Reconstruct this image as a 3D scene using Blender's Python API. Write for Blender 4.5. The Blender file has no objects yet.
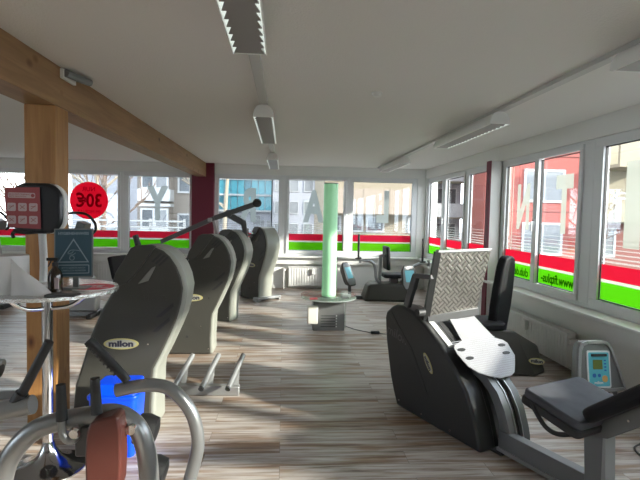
import bpy, bmesh, math, random
from math import sin, cos, pi, radians
from mathutils import Vector, Matrix
random.seed(7)
S = bpy.context.scene
C = S.collection
V = Vector

# ------------------------------------------------------------------ materials
def mat(name, col, rough=.5, metal=0., noise=0., nscale=30., bump=0., coat=0., emit=None, estr=0., spec=.5):
    m = bpy.data.materials.new(name); m.use_nodes = True
    nt = m.node_tree; b = nt.nodes['Principled BSDF']
    b.inputs['Base Color'].default_value = (*col, 1)
    b.inputs['Roughness'].default_value = rough
    b.inputs['Metallic'].default_value = metal
    b.inputs['Specular IOR Level'].default_value = spec
    if coat: b.inputs['Coat Weight'].default_value = coat
    if emit:
        b.inputs['Emission Color'].default_value = (*emit, 1); b.inputs['Emission Strength'].default_value = estr
    tc = nt.nodes.new('ShaderNodeTexCoord'); n = nt.nodes.new('ShaderNodeTexNoise')
    n.inputs['Scale'].default_value = nscale; n.inputs['Detail'].default_value = 4
    nt.links.new(tc.outputs['Object'], n.inputs['Vector'])
    if noise:
        mx = nt.nodes.new('ShaderNodeMix'); mx.data_type = 'RGBA'
        mx.inputs['A'].default_value = (*[max(0, c*(1-noise)) for c in col], 1)
        mx.inputs['B'].default_value = (*[min(1, c*(1+noise)) for c in col], 1)
        nt.links.new(n.outputs['Fac'], mx.inputs['Factor']); nt.links.new(mx.outputs['Result'], b.inputs['Base Color'])
    if bump:
        bp = nt.nodes.new('ShaderNodeBump'); bp.inputs['Strength'].default_value = bump; bp.inputs['Distance'].default_value = .01
        nt.links.new(n.outputs['Fac'], bp.inputs['Height']); nt.links.new(bp.outputs['Normal'], b.inputs['Normal'])
    return m

def film(name, col, trans=.1, rough=.4, tint=(1, 1, 1)):
    """self-adhesive film: light from outside glows through it"""
    m = bpy.data.materials.new(name); m.use_nodes = True
    nt = m.node_tree; nt.nodes.clear(); N = nt.nodes.new; L = nt.links.new
    out = N('ShaderNodeOutputMaterial'); d = N('ShaderNodeBsdfDiffuse'); t = N('ShaderNodeBsdfTranslucent'); x = N('ShaderNodeBsdfTransparent')
    d.inputs['Color'].default_value = t.inputs['Color'].default_value = (*col, 1); x.inputs['Color'].default_value = (*tint, 1)
    a = N('ShaderNodeMixShader'); b = N('ShaderNodeMixShader'); a.inputs[0].default_value = .65; b.inputs[0].default_value = trans
    L(d.outputs[0], a.inputs[1]); L(t.outputs[0], a.inputs[2]); L(a.outputs[0], b.inputs[1]); L(x.outputs[0], b.inputs[2]); L(b.outputs[0], out.inputs[0])
    return m

def glass(name, tint=(.93, .95, .95), refl=.07):
    m = bpy.data.materials.new(name); m.use_nodes = True
    nt = m.node_tree; nt.nodes.clear(); N = nt.nodes.new; L = nt.links.new
    out = N('ShaderNodeOutputMaterial'); g = N('ShaderNodeBsdfGlossy'); x = N('ShaderNodeBsdfTransparent')
    g.inputs['Roughness'].default_value = .02; x.inputs['Color'].default_value = (*tint, 1)
    b = N('ShaderNodeMixShader'); b.inputs[0].default_value = refl
    L(x.outputs[0], b.inputs[1]); L(g.outputs[0], b.inputs[2]); L(b.outputs[0], out.inputs[0])
    return m

def ramp(nt, stops):
    r = nt.nodes.new('ShaderNodeValToRGB'); e = r.color_ramp.elements
    e[0].position, e[0].color = stops[0][0], (*stops[0][1], 1); e[1].position, e[1].color = stops[-1][0], (*stops[-1][1], 1)
    for p, c in stops[1:-1]:
        k = e.new(p); k.color = (*c, 1)
    return r

def floor_mat():
    m = bpy.data.materials.new('whitewashed_planks'); m.use_nodes = True
    nt = m.node_tree; b = nt.nodes['Principled BSDF']; N = nt.nodes.new; L = nt.links.new
    tc = N('ShaderNodeTexCoord'); br = N('ShaderNodeTexBrick'); br.offset = .37
    br.inputs['Scale'].default_value = 1; br.inputs['Brick Width'].default_value = 1.25; br.inputs['Row Height'].default_value = .155
    br.inputs['Mortar Size'].default_value = .0012; br.inputs['Mortar Smooth'].default_value = 0.1
    br.inputs['Color1'].default_value = (0, 0, 0, 1); br.inputs['Color2'].default_value = (1, 1, 1, 1); br.inputs['Mortar'].default_value = (.5, .5, .5, 1)
    L(tc.outputs['Object'], br.inputs['Vector'])
    # per plank shift of the grain
    off = N('ShaderNodeVectorMath'); off.operation = 'SCALE'; off.inputs['Scale'].default_value = 7.3
    L(br.outputs['Color'], off.inputs[0])
    add = N('ShaderNodeVectorMath'); L(tc.outputs['Object'], add.inputs[0]); L(off.outputs[0], add.inputs[1])
    mp = N('ShaderNodeMapping'); mp.inputs['Scale'].default_value = (1.6, 26, 1); L(add.outputs[0], mp.inputs['Vector'])
    n1 = N('ShaderNodeTexNoise'); n1.inputs['Scale'].default_value = 1.; n1.inputs['Detail'].default_value = 8; n1.inputs['Roughness'].default_value = .68; n1.inputs['Distortion'].default_value = .4
    L(mp.outputs[0], n1.inputs['Vector'])
    r1 = ramp(nt, [(.30, (0.133, 0.096, 0.071)), (.40, (0.281, 0.233, 0.195)), (.50, (0.421, 0.383, 0.349)), (.60, (0.530, 0.501, 0.473)), (.8, (0.593, 0.574, 0.551))])
    L(n1.outputs['Fac'], r1.inputs['Fac'])
    mp2 = N('ShaderNodeMapping'); mp2.inputs['Scale'].default_value = (.8, 7, 1); L(add.outputs[0], mp2.inputs['Vector'])
    n2 = N('ShaderNodeTexNoise'); n2.inputs['Scale'].default_value = 1.7; n2.inputs['Detail'].default_value = 5
    L(mp2.outputs[0], n2.inputs['Vector'])
    r2 = ramp(nt, [(.38, (.60, .44, .32)), (.5, (.93, .9, .87)), (.7, (1, 1, 1))]); L(n2.outputs['Fac'], r2.inputs['Fac'])
    mu = N('ShaderNodeMix'); mu.data_type = 'RGBA'; mu.blend_type = 'MULTIPLY'; mu.inputs['Factor'].default_value = 1.
    L(r1.outputs[0], mu.inputs['A']); L(r2.outputs[0], mu.inputs['B'])
    mo = N('ShaderNodeMix'); mo.data_type = 'RGBA'; L(br.outputs['Fac'], mo.inputs['Factor']); L(mu.outputs['Result'], mo.inputs['A']); mo.inputs['B'].default_value = (.12, .1, .085, 1)
    L(mo.outputs['Result'], b.inputs['Base Color'])
    b.inputs['Roughness'].default_value = .42; b.inputs['Specular IOR Level'].default_value = .4
    bp = N('ShaderNodeBump'); bp.inputs['Strength'].default_value = .15; bp.inputs['Distance'].default_value = .004
    L(n1.outputs['Fac'], bp.inputs['Height']); L(bp.outputs['Normal'], b.inputs['Normal'])
    return m

def wood_mat(name, c0, c1, knots=True, axis='z'):
    m = bpy.data.materials.new(name); m.use_nodes = True
    nt = m.node_tree; b = nt.nodes['Principled BSDF']; N = nt.nodes.new; L = nt.links.new
    tc = N('ShaderNodeTexCoord'); mp = N('ShaderNodeMapping')
    mp.inputs['Scale'].default_value = (14, 14, 1.2) if axis == 'z' else (14, .9, 14)
    L(tc.outputs['Object'], mp.inputs['Vector'])
    n = N('ShaderNodeTexNoise'); n.inputs['Scale'].default_value = 1.6; n.inputs['Detail'].default_value = 6; n.inputs['Distortion'].default_value = .8
    L(mp.outputs[0], n.inputs['Vector'])
    r = ramp(nt, [(.3, c0), (.7, c1)]); L(n.outputs['Fac'], r.inputs['Fac'])
    vo = N('ShaderNodeTexVoronoi'); vo.inputs['Scale'].default_value = 1
    mp2 = N('ShaderNodeMapping'); mp2.inputs['Scale'].default_value = (5, 5, 2.6) if axis == 'z' else (5, 3.2, 5)
    L(tc.outputs['Object'], mp2.inputs['Vector']); L(mp2.outputs[0], vo.inputs['Vector'])
    rk = ramp(nt, [(.05, (.22, .12, .06)), (.1, (.62, .5, .4)), (.17, (1, 1, 1))]); L(vo.outputs['Distance'], rk.inputs['Fac'])
    mu = N('ShaderNodeMix'); mu.data_type = 'RGBA'; mu.blend_type = 'MULTIPLY'; mu.inputs['Factor'].default_value = 1
    L(r.outputs[0], mu.inputs['A']); L(rk.outputs[0], mu.inputs['B']); L(mu.outputs['Result'], b.inputs['Base Color'])
    b.inputs['Roughness'].default_value = .5
    return m

def diamond_mat():
    m = bpy.data.materials.new('diamond_plate'); m.use_nodes = True
    nt = m.node_tree; b = nt.nodes['Principled BSDF']; N = nt.nodes.new; L = nt.links.new
    tc = N('ShaderNodeTexCoord'); mp = N('ShaderNodeMapping'); mp.inputs['Rotation'].default_value = (0, 0, radians(45)); mp.inputs['Scale'].default_value = (1, 1, 1)
    L(tc.outputs['UV'], mp.inputs['Vector'])
    c = .058
    sep = N('ShaderNodeSeparateXYZ'); L(mp.outputs[0], sep.inputs[0])
    def mth(op, a, b_=None):
        n = N('ShaderNodeMath'); n.operation = op
        for k, q in enumerate((a, b_)):
            if q is None: continue
            if isinstance(q, (int, float)): n.inputs[k].default_value = q
            else: L(q, n.inputs[k])
        return n.outputs[0]
    su, sv = (mth('POWER', mth('ABSOLUTE', mth('SINE', mth('MULTIPLY', sep.outputs[k], pi/(c*.5)))), .6) for k in (0, 1))
    ck = N('ShaderNodeTexChecker'); ck.inputs['Scale'].default_value = 1/c; ck.inputs['Color1'].default_value = (1, 1, 1, 1); ck.inputs['Color2'].default_value = (0, 0, 0, 1); L(mp.outputs[0], ck.inputs['Vector'])
    ch = N('ShaderNodeMix'); ch.data_type = 'FLOAT'; L(ck.outputs['Fac'], ch.inputs['Factor']); L(su, ch.inputs['A']); L(sv, ch.inputs['B'])
    nn = N('ShaderNodeTexNoise'); nn.inputs['Scale'].default_value = 5; L(tc.outputs['UV'], nn.inputs['Vector'])
    hh = mth('MULTIPLY', ch.outputs['Result'], mth('ADD', nn.outputs['Fac'], .5))
    r = ramp(nt, [(.1, (.06, .056, .052)), (1., (.33, .315, .29))]); L(hh, r.inputs['Fac']); L(r.outputs[0], b.inputs['Base Color'])
    b.inputs['Metallic'].default_value = .75; b.inputs['Roughness'].default_value = .36
    bp = N('ShaderNodeBump'); bp.inputs['Strength'].default_value = .6; bp.inputs['Distance'].default_value = .004
    L(ch.outputs['Result'], bp.inputs['Height']); L(bp.outputs['Normal'], b.inputs['Normal'])
    return m

M = dict(
    floor=floor_mat(),
    ceil=mat('ceiling_roughcast', (.74, .722, .695), .9, bump=.35, nscale=90),
    wall=mat('white_wall', (.72, .72, .70), .8, bump=.1, nscale=60),
    pvc=mat('white_window_pvc', (.66, .67, .68), .35),
    gasket=mat('black_gasket', (.02, .02, .02), .6),
    sill=mat('sill_board', (.7, .71, .69), .3),
    redpaint=mat('berry_red_paint', (0.13, 0.006, 0.025), .55),
    pine=wood_mat('pine_post', (.25, .115, .035), (.38, .195, .065)),
    pineb=wood_mat('pine_beam', (.22, .12, .052), (.32, .185, .085), axis='y'),
    lampw=mat('lamp_white', (.72, .72, .7), .35),
    trackw=mat('lamp_track_white', (.47, .47, .45), .4),
    louv=mat('louvre_grey', (.26, .25, .245), .4, metal=.3),
    refl=mat('glowing_reflector_white', (.85, .87, .84), .2, emit=(.9, 1, .93), estr=.25),  # lamps are off; faint emission imitates daylight reflected in them
    shell=mat('dark_olive_shell', (0.051, 0.05, 0.043), .42, noise=.05, nscale=60, spec=.28),
    shelld=mat('anthracite_shell', (0.035, 0.036, 0.036), .36, noise=.05, nscale=60, spec=.3),
    recess=mat('recess_shell', (.15, .148, .13), .4),
    spine=mat('sage_grey_spine', (0.255, 0.264, 0.23), .45),
    silver=mat('silver_paint', (0.34, 0.348, 0.348), .33, metal=.55),
    tube=mat('grey_metallic_tube', (.27, .275, .275), .3, metal=.6),
    grey=mat('mid_grey_metal', (0.18, 0.184, 0.184), .4, metal=.35),
    dgrey=mat('dark_grey_metal', (.09, .092, .094), .42, metal=.3),
    chrome=mat('chrome', (.72, .72, .73), .08, metal=1.),
    dchrome=mat('chrome_dark_reflection', (.42, .42, .43), .1, metal=1.),  # clean chrome, darkened to carry dark reflections in its colour
    emb=mat('embossed_anthracite', (.075, .075, .075), .3),
    hammer=mat('hammered_metal', (.7, .7, .68), .25, metal=.9, bump=1., nscale=60),
    rubber=mat('black_rubber', (.018, .018, .019), .55, bump=.1, nscale=200),
    pad=mat('black_upholstery', (0.011, 0.011, 0.013), .6, bump=.1, nscale=150, spec=.22),
    pad2=mat('charcoal_upholstery', (.035, .035, .038), .5),
    greypad=mat('worn_blue_grey_fabric', (0.061, 0.063, 0.074), .8, noise=.3, nscale=14, bump=.2),
    brown=mat('brown_leather', (.085, .024, .018), .38, noise=.1, nscale=20),
    blue=mat('blue_plastic', (.0, .06, .75), .35),
    paper=mat('white_paper', (0.54, 0.532, 0.525), .85, bump=.15, nscale=40),
    cream=mat('cream_plastic', (.75, .73, .66), .4),
    amber=mat('dark_amber_glass', (.02, .01, .004), .08, coat=.5), blk=mat('black_screen_plastic', (.012, .014, .018), .3),
    signb=mat('petrol_sign', (.022, .06, .085), .5),
    signl=mat('sign_pale_print', (.2, .25, .29), .5),
    posterr=mat('faded_red_poster', (.26, .05, .055), .55),
    posterl=mat('poster_pale_print', (.42, .33, .33), .55),
    badge=mat('badge_pale', (0.434, 0.434, 0.35), .3), badgey=mat('badge_gold_ring', (.5, .45, .18), .3), badged=mat('badge_dark_print', (.03, .03, .05), .4),
    white=mat('white_plastic', (0.663, 0.663, 0.654), .4),
    flyr=mat('flyer_red', (.7, .03, .07), .5),
    lcd=mat('lcd_olive', (.13, .16, .04), .3), scr=mat('console_cyan_foil', (.1, .42, .5), .35),
    orange=mat('console_orange', (.6, .35, .12), .4), btn=mat('console_blue_button', (.02, .12, .4), .4),
    screen=mat('lit_console_screen', (.1, .3, .36), .3, emit=(.25, .75, .85), estr=.12),
    filmr=film('red_window_film', (0.529, 0.025, 0.071), .06), filmg=film('green_window_film', (0.155, 0.486, 0.014), .05),
    filmw=film('white_window_film', (.55, .55, .5), .05), frost=film('frosted_film', (0.36, 0.396, 0.384), .25),
    frostw=film('pale_frosted_film', (.33, .35, .33), .7), filmc=film('red_sticker_film', (0.725, 0.02, 0.072), .04), frostl=film('faint_frosted_film', (.45, .47, .47), .65), frostp=film('pale_letter_film', (.36, .37, .33), .3),
    filmt=film('dark_red_print', (0.39, 0.0, 0.026), .03), filmgt=film('dark_green_print', (.02, .16, .0), .03),
    glass=glass('window_glass'), acryl=glass('clear_acrylic', (.9, .95, .92), .16), acrylw=film('milky_acrylic', (.75, .8, .78), .4),
    diamond=diamond_mat(),
    matw=mat('white_rubber_mat', (0.339, 0.339, 0.348), .45, bump=.2, nscale=40),
    matl=mat('mat_groove', (.46, .46, .5), .5),
    # outdoors
    asphalt=mat('asphalt', (0.08, 0.08, 0.08), .9, noise=.2, nscale=2),
    plred=mat('coral_render', (0.23, 0.058, 0.048), .9, noise=.06, nscale=1.5),
    plred2=mat('brick_red_render', (0.165, 0.06, 0.05), .9, noise=.06, nscale=1.5),
    plcream=mat('cream_render', (0.221, 0.196, 0.14), .9, noise=.05, nscale=1),
    plbeige=mat('beige_render', (0.21, 0.175, 0.125), .9, noise=.05, nscale=1),
    balc=mat('balcony_panel_cream', (0.191, 0.153, 0.119), .8),
    plgrey=mat('taupe_render', (0.165, 0.145, 0.125), .9, noise=.12, nscale=1.4),
    plwhite=mat('white_render', (0.25, 0.26, 0.29), .85, noise=.04, nscale=1),
    whfr=mat('white_outdoor_frame', (0.33, 0.34, 0.35), .5),
    wing=mat('window_dark_glass', (0.05, 0.06, 0.07), .12), wing2=mat('curtained_glass', (0.15, 0.16, 0.17), .2),
    cyan=mat('cyan_glass_panel', (0.065, 0.247, 0.299), .15), cyan2=mat('teal_glass_panel', (0.033, 0.13, 0.169), .12), cyan3=mat('pale_cyan_panel', (0.175, 0.29, 0.33), .2),
    orangep=mat('orange_facade', (0.375, 0.08, 0.035), .8),
    bark=mat('pale_bark', (0.192, 0.162, 0.12), .9, noise=.3, nscale=6), bark2=mat('brown_twigs', (0.1, 0.07, 0.055), .9),
    rail=mat('galvanised_rail', (0.2, 0.21, 0.215), .5, metal=.3),
    bush=mat('bare_hedge', (.1, .1, .05), .9, noise=.4, nscale=10),
)
def mint_mat():
    m = mat('mint_light_column', (.36, .66, .4), .35, emit=(.35, .95, .5), estr=.1)
    return m
M['mint'] = mint_mat()

# ------------------------------------------------------------------ object helpers
W = {}                                   # world matrix of every root / mesh origin
def root(name, label, cat, loc=(0, 0, 0), rz=0., group=None):
    o = bpy.data.objects.new(name, None); C.objects.link(o); o.empty_display_size = .1
    o.location = loc; o.rotation_euler = (0, 0, rz)
    W[o.name] = Matrix.Translation(loc) @ Matrix.Rotation(rz, 4, 'Z')
    o['label'] = label; o['category'] = cat
    if group: o['group'] = group
    return o
def sroot(name, loc=(0, 0, 0)):
    o = bpy.data.objects.new(name, None); C.objects.link(o); o.location = loc
    W[o.name] = Matrix.Translation(loc); o['kind'] = 'structure'
    return o
def obj(name, bm, m, parent=None, local=False, bevel=0., ang=35, label=None, kind=None):
    """bm in world coordinates (or in the thing's own frame when local=True)"""
    org = Matrix.Identity(4)
    if parent is not None:
        if not local: bm.transform(W[parent.name].inverted())
        org = W[parent.name]
    bmesh.ops.recalc_face_normals(bm, faces=bm.faces)
    me = bpy.data.meshes.new(name); bm.to_mesh(me); bm.free()
    me.polygons.foreach_set('use_smooth', [True]*len(me.polygons)); me.set_sharp_from_angle(angle=radians(ang))
    for x in (m if isinstance(m, (list, tuple)) else [m]): me.materials.append(x)
    o = bpy.data.objects.new(name, me); C.objects.link(o)
    if parent is not None: o.parent = parent
    W[o.name] = org
    if bevel:
        b = o.modifiers.new('bevel', 'BEVEL'); b.width = bevel; b.segments = 3; b.limit_method = 'ANGLE'; b.angle_limit = radians(38)
    if label: o['label'] = label
    if kind: o['kind'] = kind
    return o
def thing(name, bm, m, label, cat, loc=None, group=None, **k):
    """single-mesh thing with its origin at loc"""
    org = V(loc) if loc is not None else V((0, 0, 0))
    bm.transform(Matrix.Translation(-org))
    o = obj(name, bm, m, **k); o.location = org; W[o.name] = Matrix.Translation(org)
    o['label'] = label; o['category'] = cat
    if group: o['group'] = group
    return o
def struct(name, bm, m, **k):
    o = obj(name, bm, m, **k); o['kind'] = 'structure'; return o
def kids(o): return [c for c in bpy.data.objects if c.parent == o]
def dup(r, loc, rz, label, local_kids=None):
    n = r.copy(); C.objects.link(n); n.location = loc; n.rotation_euler = (0, 0, rz); n['label'] = label
    W[n.name] = Matrix.Translation(loc) @ Matrix.Rotation(rz, 4, 'Z')
    for c in kids(r):
        k = c.copy(); C.objects.link(k); k.parent = n; W[k.name] = W[n.name]
        for g in kids(c):
            q = g.copy(); C.objects.link(q); q.parent = k; W[q.name] = W[n.name]
    return n

def B(): return bmesh.new()
def box(bm, x0, x1, y0, y1, z0, z1, T=None):
    p = [(x, y, z) for x in (x0, x1) for y in (y0, y1) for z in (z0, z1)]
    v = [bm.verts.new(T @ V(q) if T else q) for q in p]
    for f in ((0, 1, 3, 2), (4, 6, 7, 5), (0, 4, 5, 1), (2, 3, 7, 6), (0, 2, 6, 4), (1, 5, 7, 3)): bm.faces.new([v[i] for i in f])
    return bm
def hull(bm, a, b):
    """solid between two equal-length rings"""
    va = [bm.verts.new(p) for p in a]; vb = [bm.verts.new(p) for p in b]; n = len(a)
    bm.faces.new(va); bm.faces.new(vb[::-1])
    for i in range(n): bm.faces.new([va[i], vb[i], vb[(i+1) % n], va[(i+1) % n]])
    return bm
def prism(bm, pts, t0, t1, T=None, plane='xz'):
    def f(p, t):
        q = {'xz': V((p[0], t, p[1])), 'xy': V((p[0], p[1], t)), 'yz': V((t, p[0], p[1]))}[plane]
        return T @ q if T else q
    return hull(bm, [f(p, t0) for p in pts], [f(p, t1) for p in pts])
def smooth_path(P, n=6):
    P = [V(p) for p in P]; Q = [P[0]*2-P[1]] + P + [P[-1]*2-P[-2]]; out = []
    for i in range(1, len(Q)-2):
        for k in range(n):
            t = k/n; a, b, c, d = Q[i-1:i+3]
            out.append(.5*((2*b)+(c-a)*t+(2*a-5*b+4*c-d)*t*t+(3*b-a-3*c+d)*t**3))
    out.append(P[-1]); return out
def tube(bm, P, r, n=14, smooth=True, flat=None):
    P = smooth_path(P) if smooth and len(P) > 2 else [V(p) for p in P]
    R = r if callable(r) else (lambda t: r)
    t0 = (P[1]-P[0]).normalized(); up = V((0, 0, 1)) if abs(t0.z) < .9 else V((0, 1, 0))
    nrm = (up - t0*up.dot(t0)).normalized(); rings = []
    for i, p in enumerate(P):
        t = (P[min(i+1, len(P)-1)]-P[max(i-1, 0)]).normalized(); nrm = (nrm-t*nrm.dot(t)).normalized(); bn = t.cross(nrm)
        rr = R(i/(len(P)-1)); k = flat or 1
        rings.append([bm.verts.new(p+nrm*cos(2*pi*j/n)*rr+bn*sin(2*pi*j/n)*rr*k) for j in range(n)])
    for a, b in zip(rings, rings[1:]):
        for j in range(n): bm.faces.new([a[j], a[(j+1) % n], b[(j+1) % n], b[j]])
    bm.faces.new(rings[0][::-1]); bm.faces.new(rings[-1]); return bm
def bar(bm, p, q, w, h):
    """square bar between two points"""
    p, q = V(p), V(q); t = (q-p).normalized(); up = V((0, 0, 1)) if abs(t.z) < .95 else V((0, 1, 0))
    s = t.cross(up).normalized(); u = s.cross(t)
    ring = [s*a*w/2+u*b*h/2 for a, b in ((-1, -1), (1, -1), (1, 1), (-1, 1))]
    return hull(bm, [p+x for x in ring], [q+x for x in ring])
def lathe(bm, prof, c=(0, 0, 0), n=32, T=None):
    rings = []
    for r, z in prof:
        ring = []
        for j in range(n):
            p = V((c[0]+max(r, 1e-4)*cos(2*pi*j/n), c[1]+max(r, 1e-4)*sin(2*pi*j/n), c[2]+z)); ring.append(bm.verts.new(T @ p if T else p))
        rings.append(ring)
    for a, b in zip(rings, rings[1:]):
        for j in range(n): bm.faces.new([a[j], a[(j+1) % n], b[(j+1) % n], b[j]])
    bm.faces.new(rings[0][::-1]); bm.faces.new(rings[-1]); return bm
def rrect(w, h, r, n=5, cx=0, cy=0):
    out = []
    for sx, sy, a0 in ((1, 1, 0), (-1, 1, 90), (-1, -1, 180), (1, -1, 270)):
        for k in range(n+1):
            a = radians(a0+90*k/n); out.append((cx+sx*(w/2-r)+r*cos(a), cy+sy*(h/2-r)+r*sin(a)))
    return out
def frame(o, x, y):
    """matrix with origin o, local X axis x, local Y axis y"""
    x = V(x).normalized(); z = x.cross(V(y)).normalized(); y = z.cross(x)
    m = Matrix.Identity(4)
    for i in range(3): m[i][0], m[i][1], m[i][2], m[i][3] = x[i], y[i], z[i], o[i]
    return m
_dg = []
def text(bm, s, size, T, depth=.002, squash=1., weight=0.):
    """writes s centred at the origin of T (local XY plane, facing local Z)"""
    cu = bpy.data.curves.new('lettering', 'FONT'); cu.body = s; cu.size = size; cu.extrude = depth; cu.align_x = 'CENTER'; cu.align_y = 'CENTER'; cu.offset = weight; cu.resolution_u = 3
    o = bpy.data.objects.new('lettering', cu); C.objects.link(o); bpy.context.view_layer.update()
    me = bpy.data.meshes.new_from_object(o.evaluated_get(bpy.context.evaluated_depsgraph_get()))
    me.transform(T @ Matrix.Diagonal((squash, 1, 1, 1)))
    bm.from_mesh(me); bpy.data.objects.remove(o); bpy.data.curves.remove(cu); bpy.data.meshes.remove(me)
    return bm

# ------------------------------------------------------------------ the room
YB, XR, XL, YF, HC, HH, ZS = 9.66, 2.88, -7.0, -2.6, 2.46, 2.265, .66
struct('floor', box(B(), XL-.2, XR+.25, YF, YB+.25, -.2, 0), M['floor'])
struct('ceiling', box(B(), XL-.2, XR+.25, YF, YB+.25, HC, HC+.25), M['ceil'])

GB, GR = YB+.06, XR+.06                  # planes of the window panes
class Side:
    def __init__(s, k): s.k = k
    def box(s, bm, a0, a1, n0, n1, z0, z1):      # a along the wall, n = distance from pane plane towards the room
        if s.k == 'back': return box(bm, a0, a1, GB-n1, GB-n0, z0, z1)
        return box(bm, GR-n1, GR-n0, a0, a1, z0, z1)
    def T(s, a, z, n, mirror=False):
        # lettering is readable from outside, hence mirrored for the room
        if s.k == 'back': return frame((a, GB-n, z), (-1, 0, 0), (0, 0, 1))
        return frame((GR-n, a, z), (0, 1, 0), (0, 0, 1))
BK, RT = Side('back'), Side('right')
# parapets, headers, piers
bm = B()
BK.box(bm, XL-.2, XR+.25, -.06, .04, 0, ZS-.03); BK.box(bm, XL-.2, XR+.25, -.06, .06, HH, HC)
for a0, a1 in ((-1.79, -1.38), (2.72, XR+.25), (XL-.2, -6.75)): BK.box(bm, a0, a1, -.06, .05, ZS-.03, HH)
struct('wall_back', bm, M['wall'])
bm = B()
RT.box(bm, YF, YB+.02, -.06, .03, 0, ZS-.03); RT.box(bm, YF, YB, -.06, .06, HH, HC)
for a0, a1 in ((6.25, 6.60), (9.57, YB)): RT.box(bm, a0, a1, -.06, .05, ZS-.03, HH)
struct('wall_right', bm, M['wall'])
bm = B(); box(bm, XL-.2, XL, YF, YB, 0, ZS); box(bm, XL-.2, XL, YF, YB, HH, HC)
ADDED_LW = [(-2.0, 1.6)]  # unseen window opening, added to let more daylight in
for a0, a1 in ((YF, -2.0), (1.6, YB)): box(bm, XL-.2, XL, a0, a1, ZS, HH)
struct('wall_left', bm, M['wall'])
struct('wall_front_added', box(B(), XL-.2, XR+.25, YF-.2, YF, 0, HC), M['wall'])  # unseen wall behind the camera, added to cut light from behind
# red pillars
struct('trim_1', box(B(), -1.80, -1.375, YB-.1, YB+.02, 0, HC), M['redpaint'])
bm = B(); box(bm, 2.75, XR+.02, 6.25, 6.372, 0, HH); struct('trim_2', bm, M['wall'])
struct('trim_3', box(B(), 2.735, 2.75, 6.248, 6.374, 0, HH), M['redpaint'])
# sill boards and cladding below
bm = B(); BK.box(bm, XL, XR-.1, .0, .2, ZS-.03, ZS); struct('trim_4', bm, M['sill'], bevel=.006)
bm = B(); BK.box(bm, XL, XR, .04, .13, .50, ZS-.03); struct('trim_5', bm, M['wall'])
bm = B(); RT.box(bm, YF, YB-.1, .0, .22, ZS-.03, ZS); struct('trim_6', bm, M['sill'], bevel=.006)
bm = B(); RT.box(bm, YF, YB, .03, .14, .50, ZS-.03); struct('trim_7', bm, M['wall'])
bm = B(); BK.box(bm, XL, XR, .04, .055, 0, .06); struct('baseboard_back', bm, M['wall'])
bm = B(); RT.box(bm, YF, YB, .03, .045, 0, .06); struct('baseboard_right', bm, M['wall'])

ZG0, ZG1 = .765, 2.18
wn = [0]
def ringbox(sd, bm, a0, a1, z0, z1, w, n0, n1):
    sd.box(bm, a0, a1, n0, n1, z0, z0+w); sd.box(bm, a0, a1, n0, n1, z1-w, z1)
    sd.box(bm, a0, a0+w, n0, n1, z0+w, z1-w); sd.box(bm, a1-w, a1, n0, n1, z0+w, z1-w)
def window(sd, g0, g1, b0, b1, sash=False, letters=(), web=None):
    """a pane between g0 and g1 inside a frame that fills b0 to b1"""
    wn[0] += 1; mid = (g0+g1)/2
    r = sroot('window_%d' % wn[0], (mid, GB, ZG0) if sd.k == 'back' else (GR, mid, ZG0))
    ins = .055 if sash else 0
    bm = B()
    sd.box(bm, b0, b1, -.03, .035, ZS, ZG0-ins); sd.box(bm, b0, b1, -.03, .035, ZG1+ins, HH)
    sd.box(bm, b0, g0-ins*.5, -.03, .035, ZG0-ins, ZG1+ins); sd.box(bm, g1+ins*.5, b1, -.03, .035, ZG0-ins, ZG1+ins)
    obj('window_frame', bm, M['pvc'], r, bevel=.004)
    if sash:
        bm = B(); ringbox(sd, bm, g0-.055, g1+.055, ZG0-.06, ZG1+.06, .055, .0, .055)
        s = obj('sash', bm, M['pvc'], r, bevel=.008)
        bm = B(); ha = g1+.028 if sd.k == 'right' else g0-.028
        sd.box(bm, ha-.013, ha+.013, .055, .065, 1.42, 1.5); sd.box(bm, ha-.009, ha+.009, .065, .10, 1.455, 1.475); sd.box(bm, ha-.01, ha+.01, .085, .10, 1.36, 1.475)
        obj('window_handle', bm, M['pvc'], s, bevel=.003)
    bm = B(); ringbox(sd, bm, g0, g1, ZG0, ZG1, .008, -.012, .012); obj('gasket', bm, M['gasket'] if sd.k == 'right' else M['rail'], r)
    bm = B(); sd.box(bm, g0, g1, -.006, 0, ZG0, ZG1); obj('window_pane', bm, M['glass'], r)
    def strip(nm, m, z0, z1, a0=g0+.01, a1=g1-.01):
        bm = B(); sd.box(bm, a0, a1, .001, .0025, z0, z1); obj(nm, bm, m, r)
    strip('red_film_strip', M['filmr'], .965, 1.10); strip('green_film_strip', M['filmg'], ZG0+.01, .935); strip('white_film_line', M['filmw'], .937, .963)
    bm = B(); z = 1.105
    for i in range(6):
        h = .017-.0022*i; z += .014+.0045*i; sd.box(bm, g0+.01, g1-.01, .001, .002, z, z+h); z += h
    obj('film_lines', bm, M['frostw'] if sd.k == 'right' else M['frostl'], r, label='stack of thin pale horizontal film lines')
    if web:
        s, a, sq = web; bm = B(); text(bm, s, .14, sd.T(a, .845, .0045), .0008, sq, .003); obj('web_address', bm, M['filmgt'], r, label='mirrored web address in dark green')
    for k, (ch, a, z, size, sq, wt) in enumerate(letters):
        bm = B(); text(bm, ch, size, sd.T(a, z, .003), .0008, sq, wt); obj('window_letter', bm, M['frost'] if sd.k == 'back' else M['frostp'], r, label='large grey letter %s seen mirrored' % ch)
    return r
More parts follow.
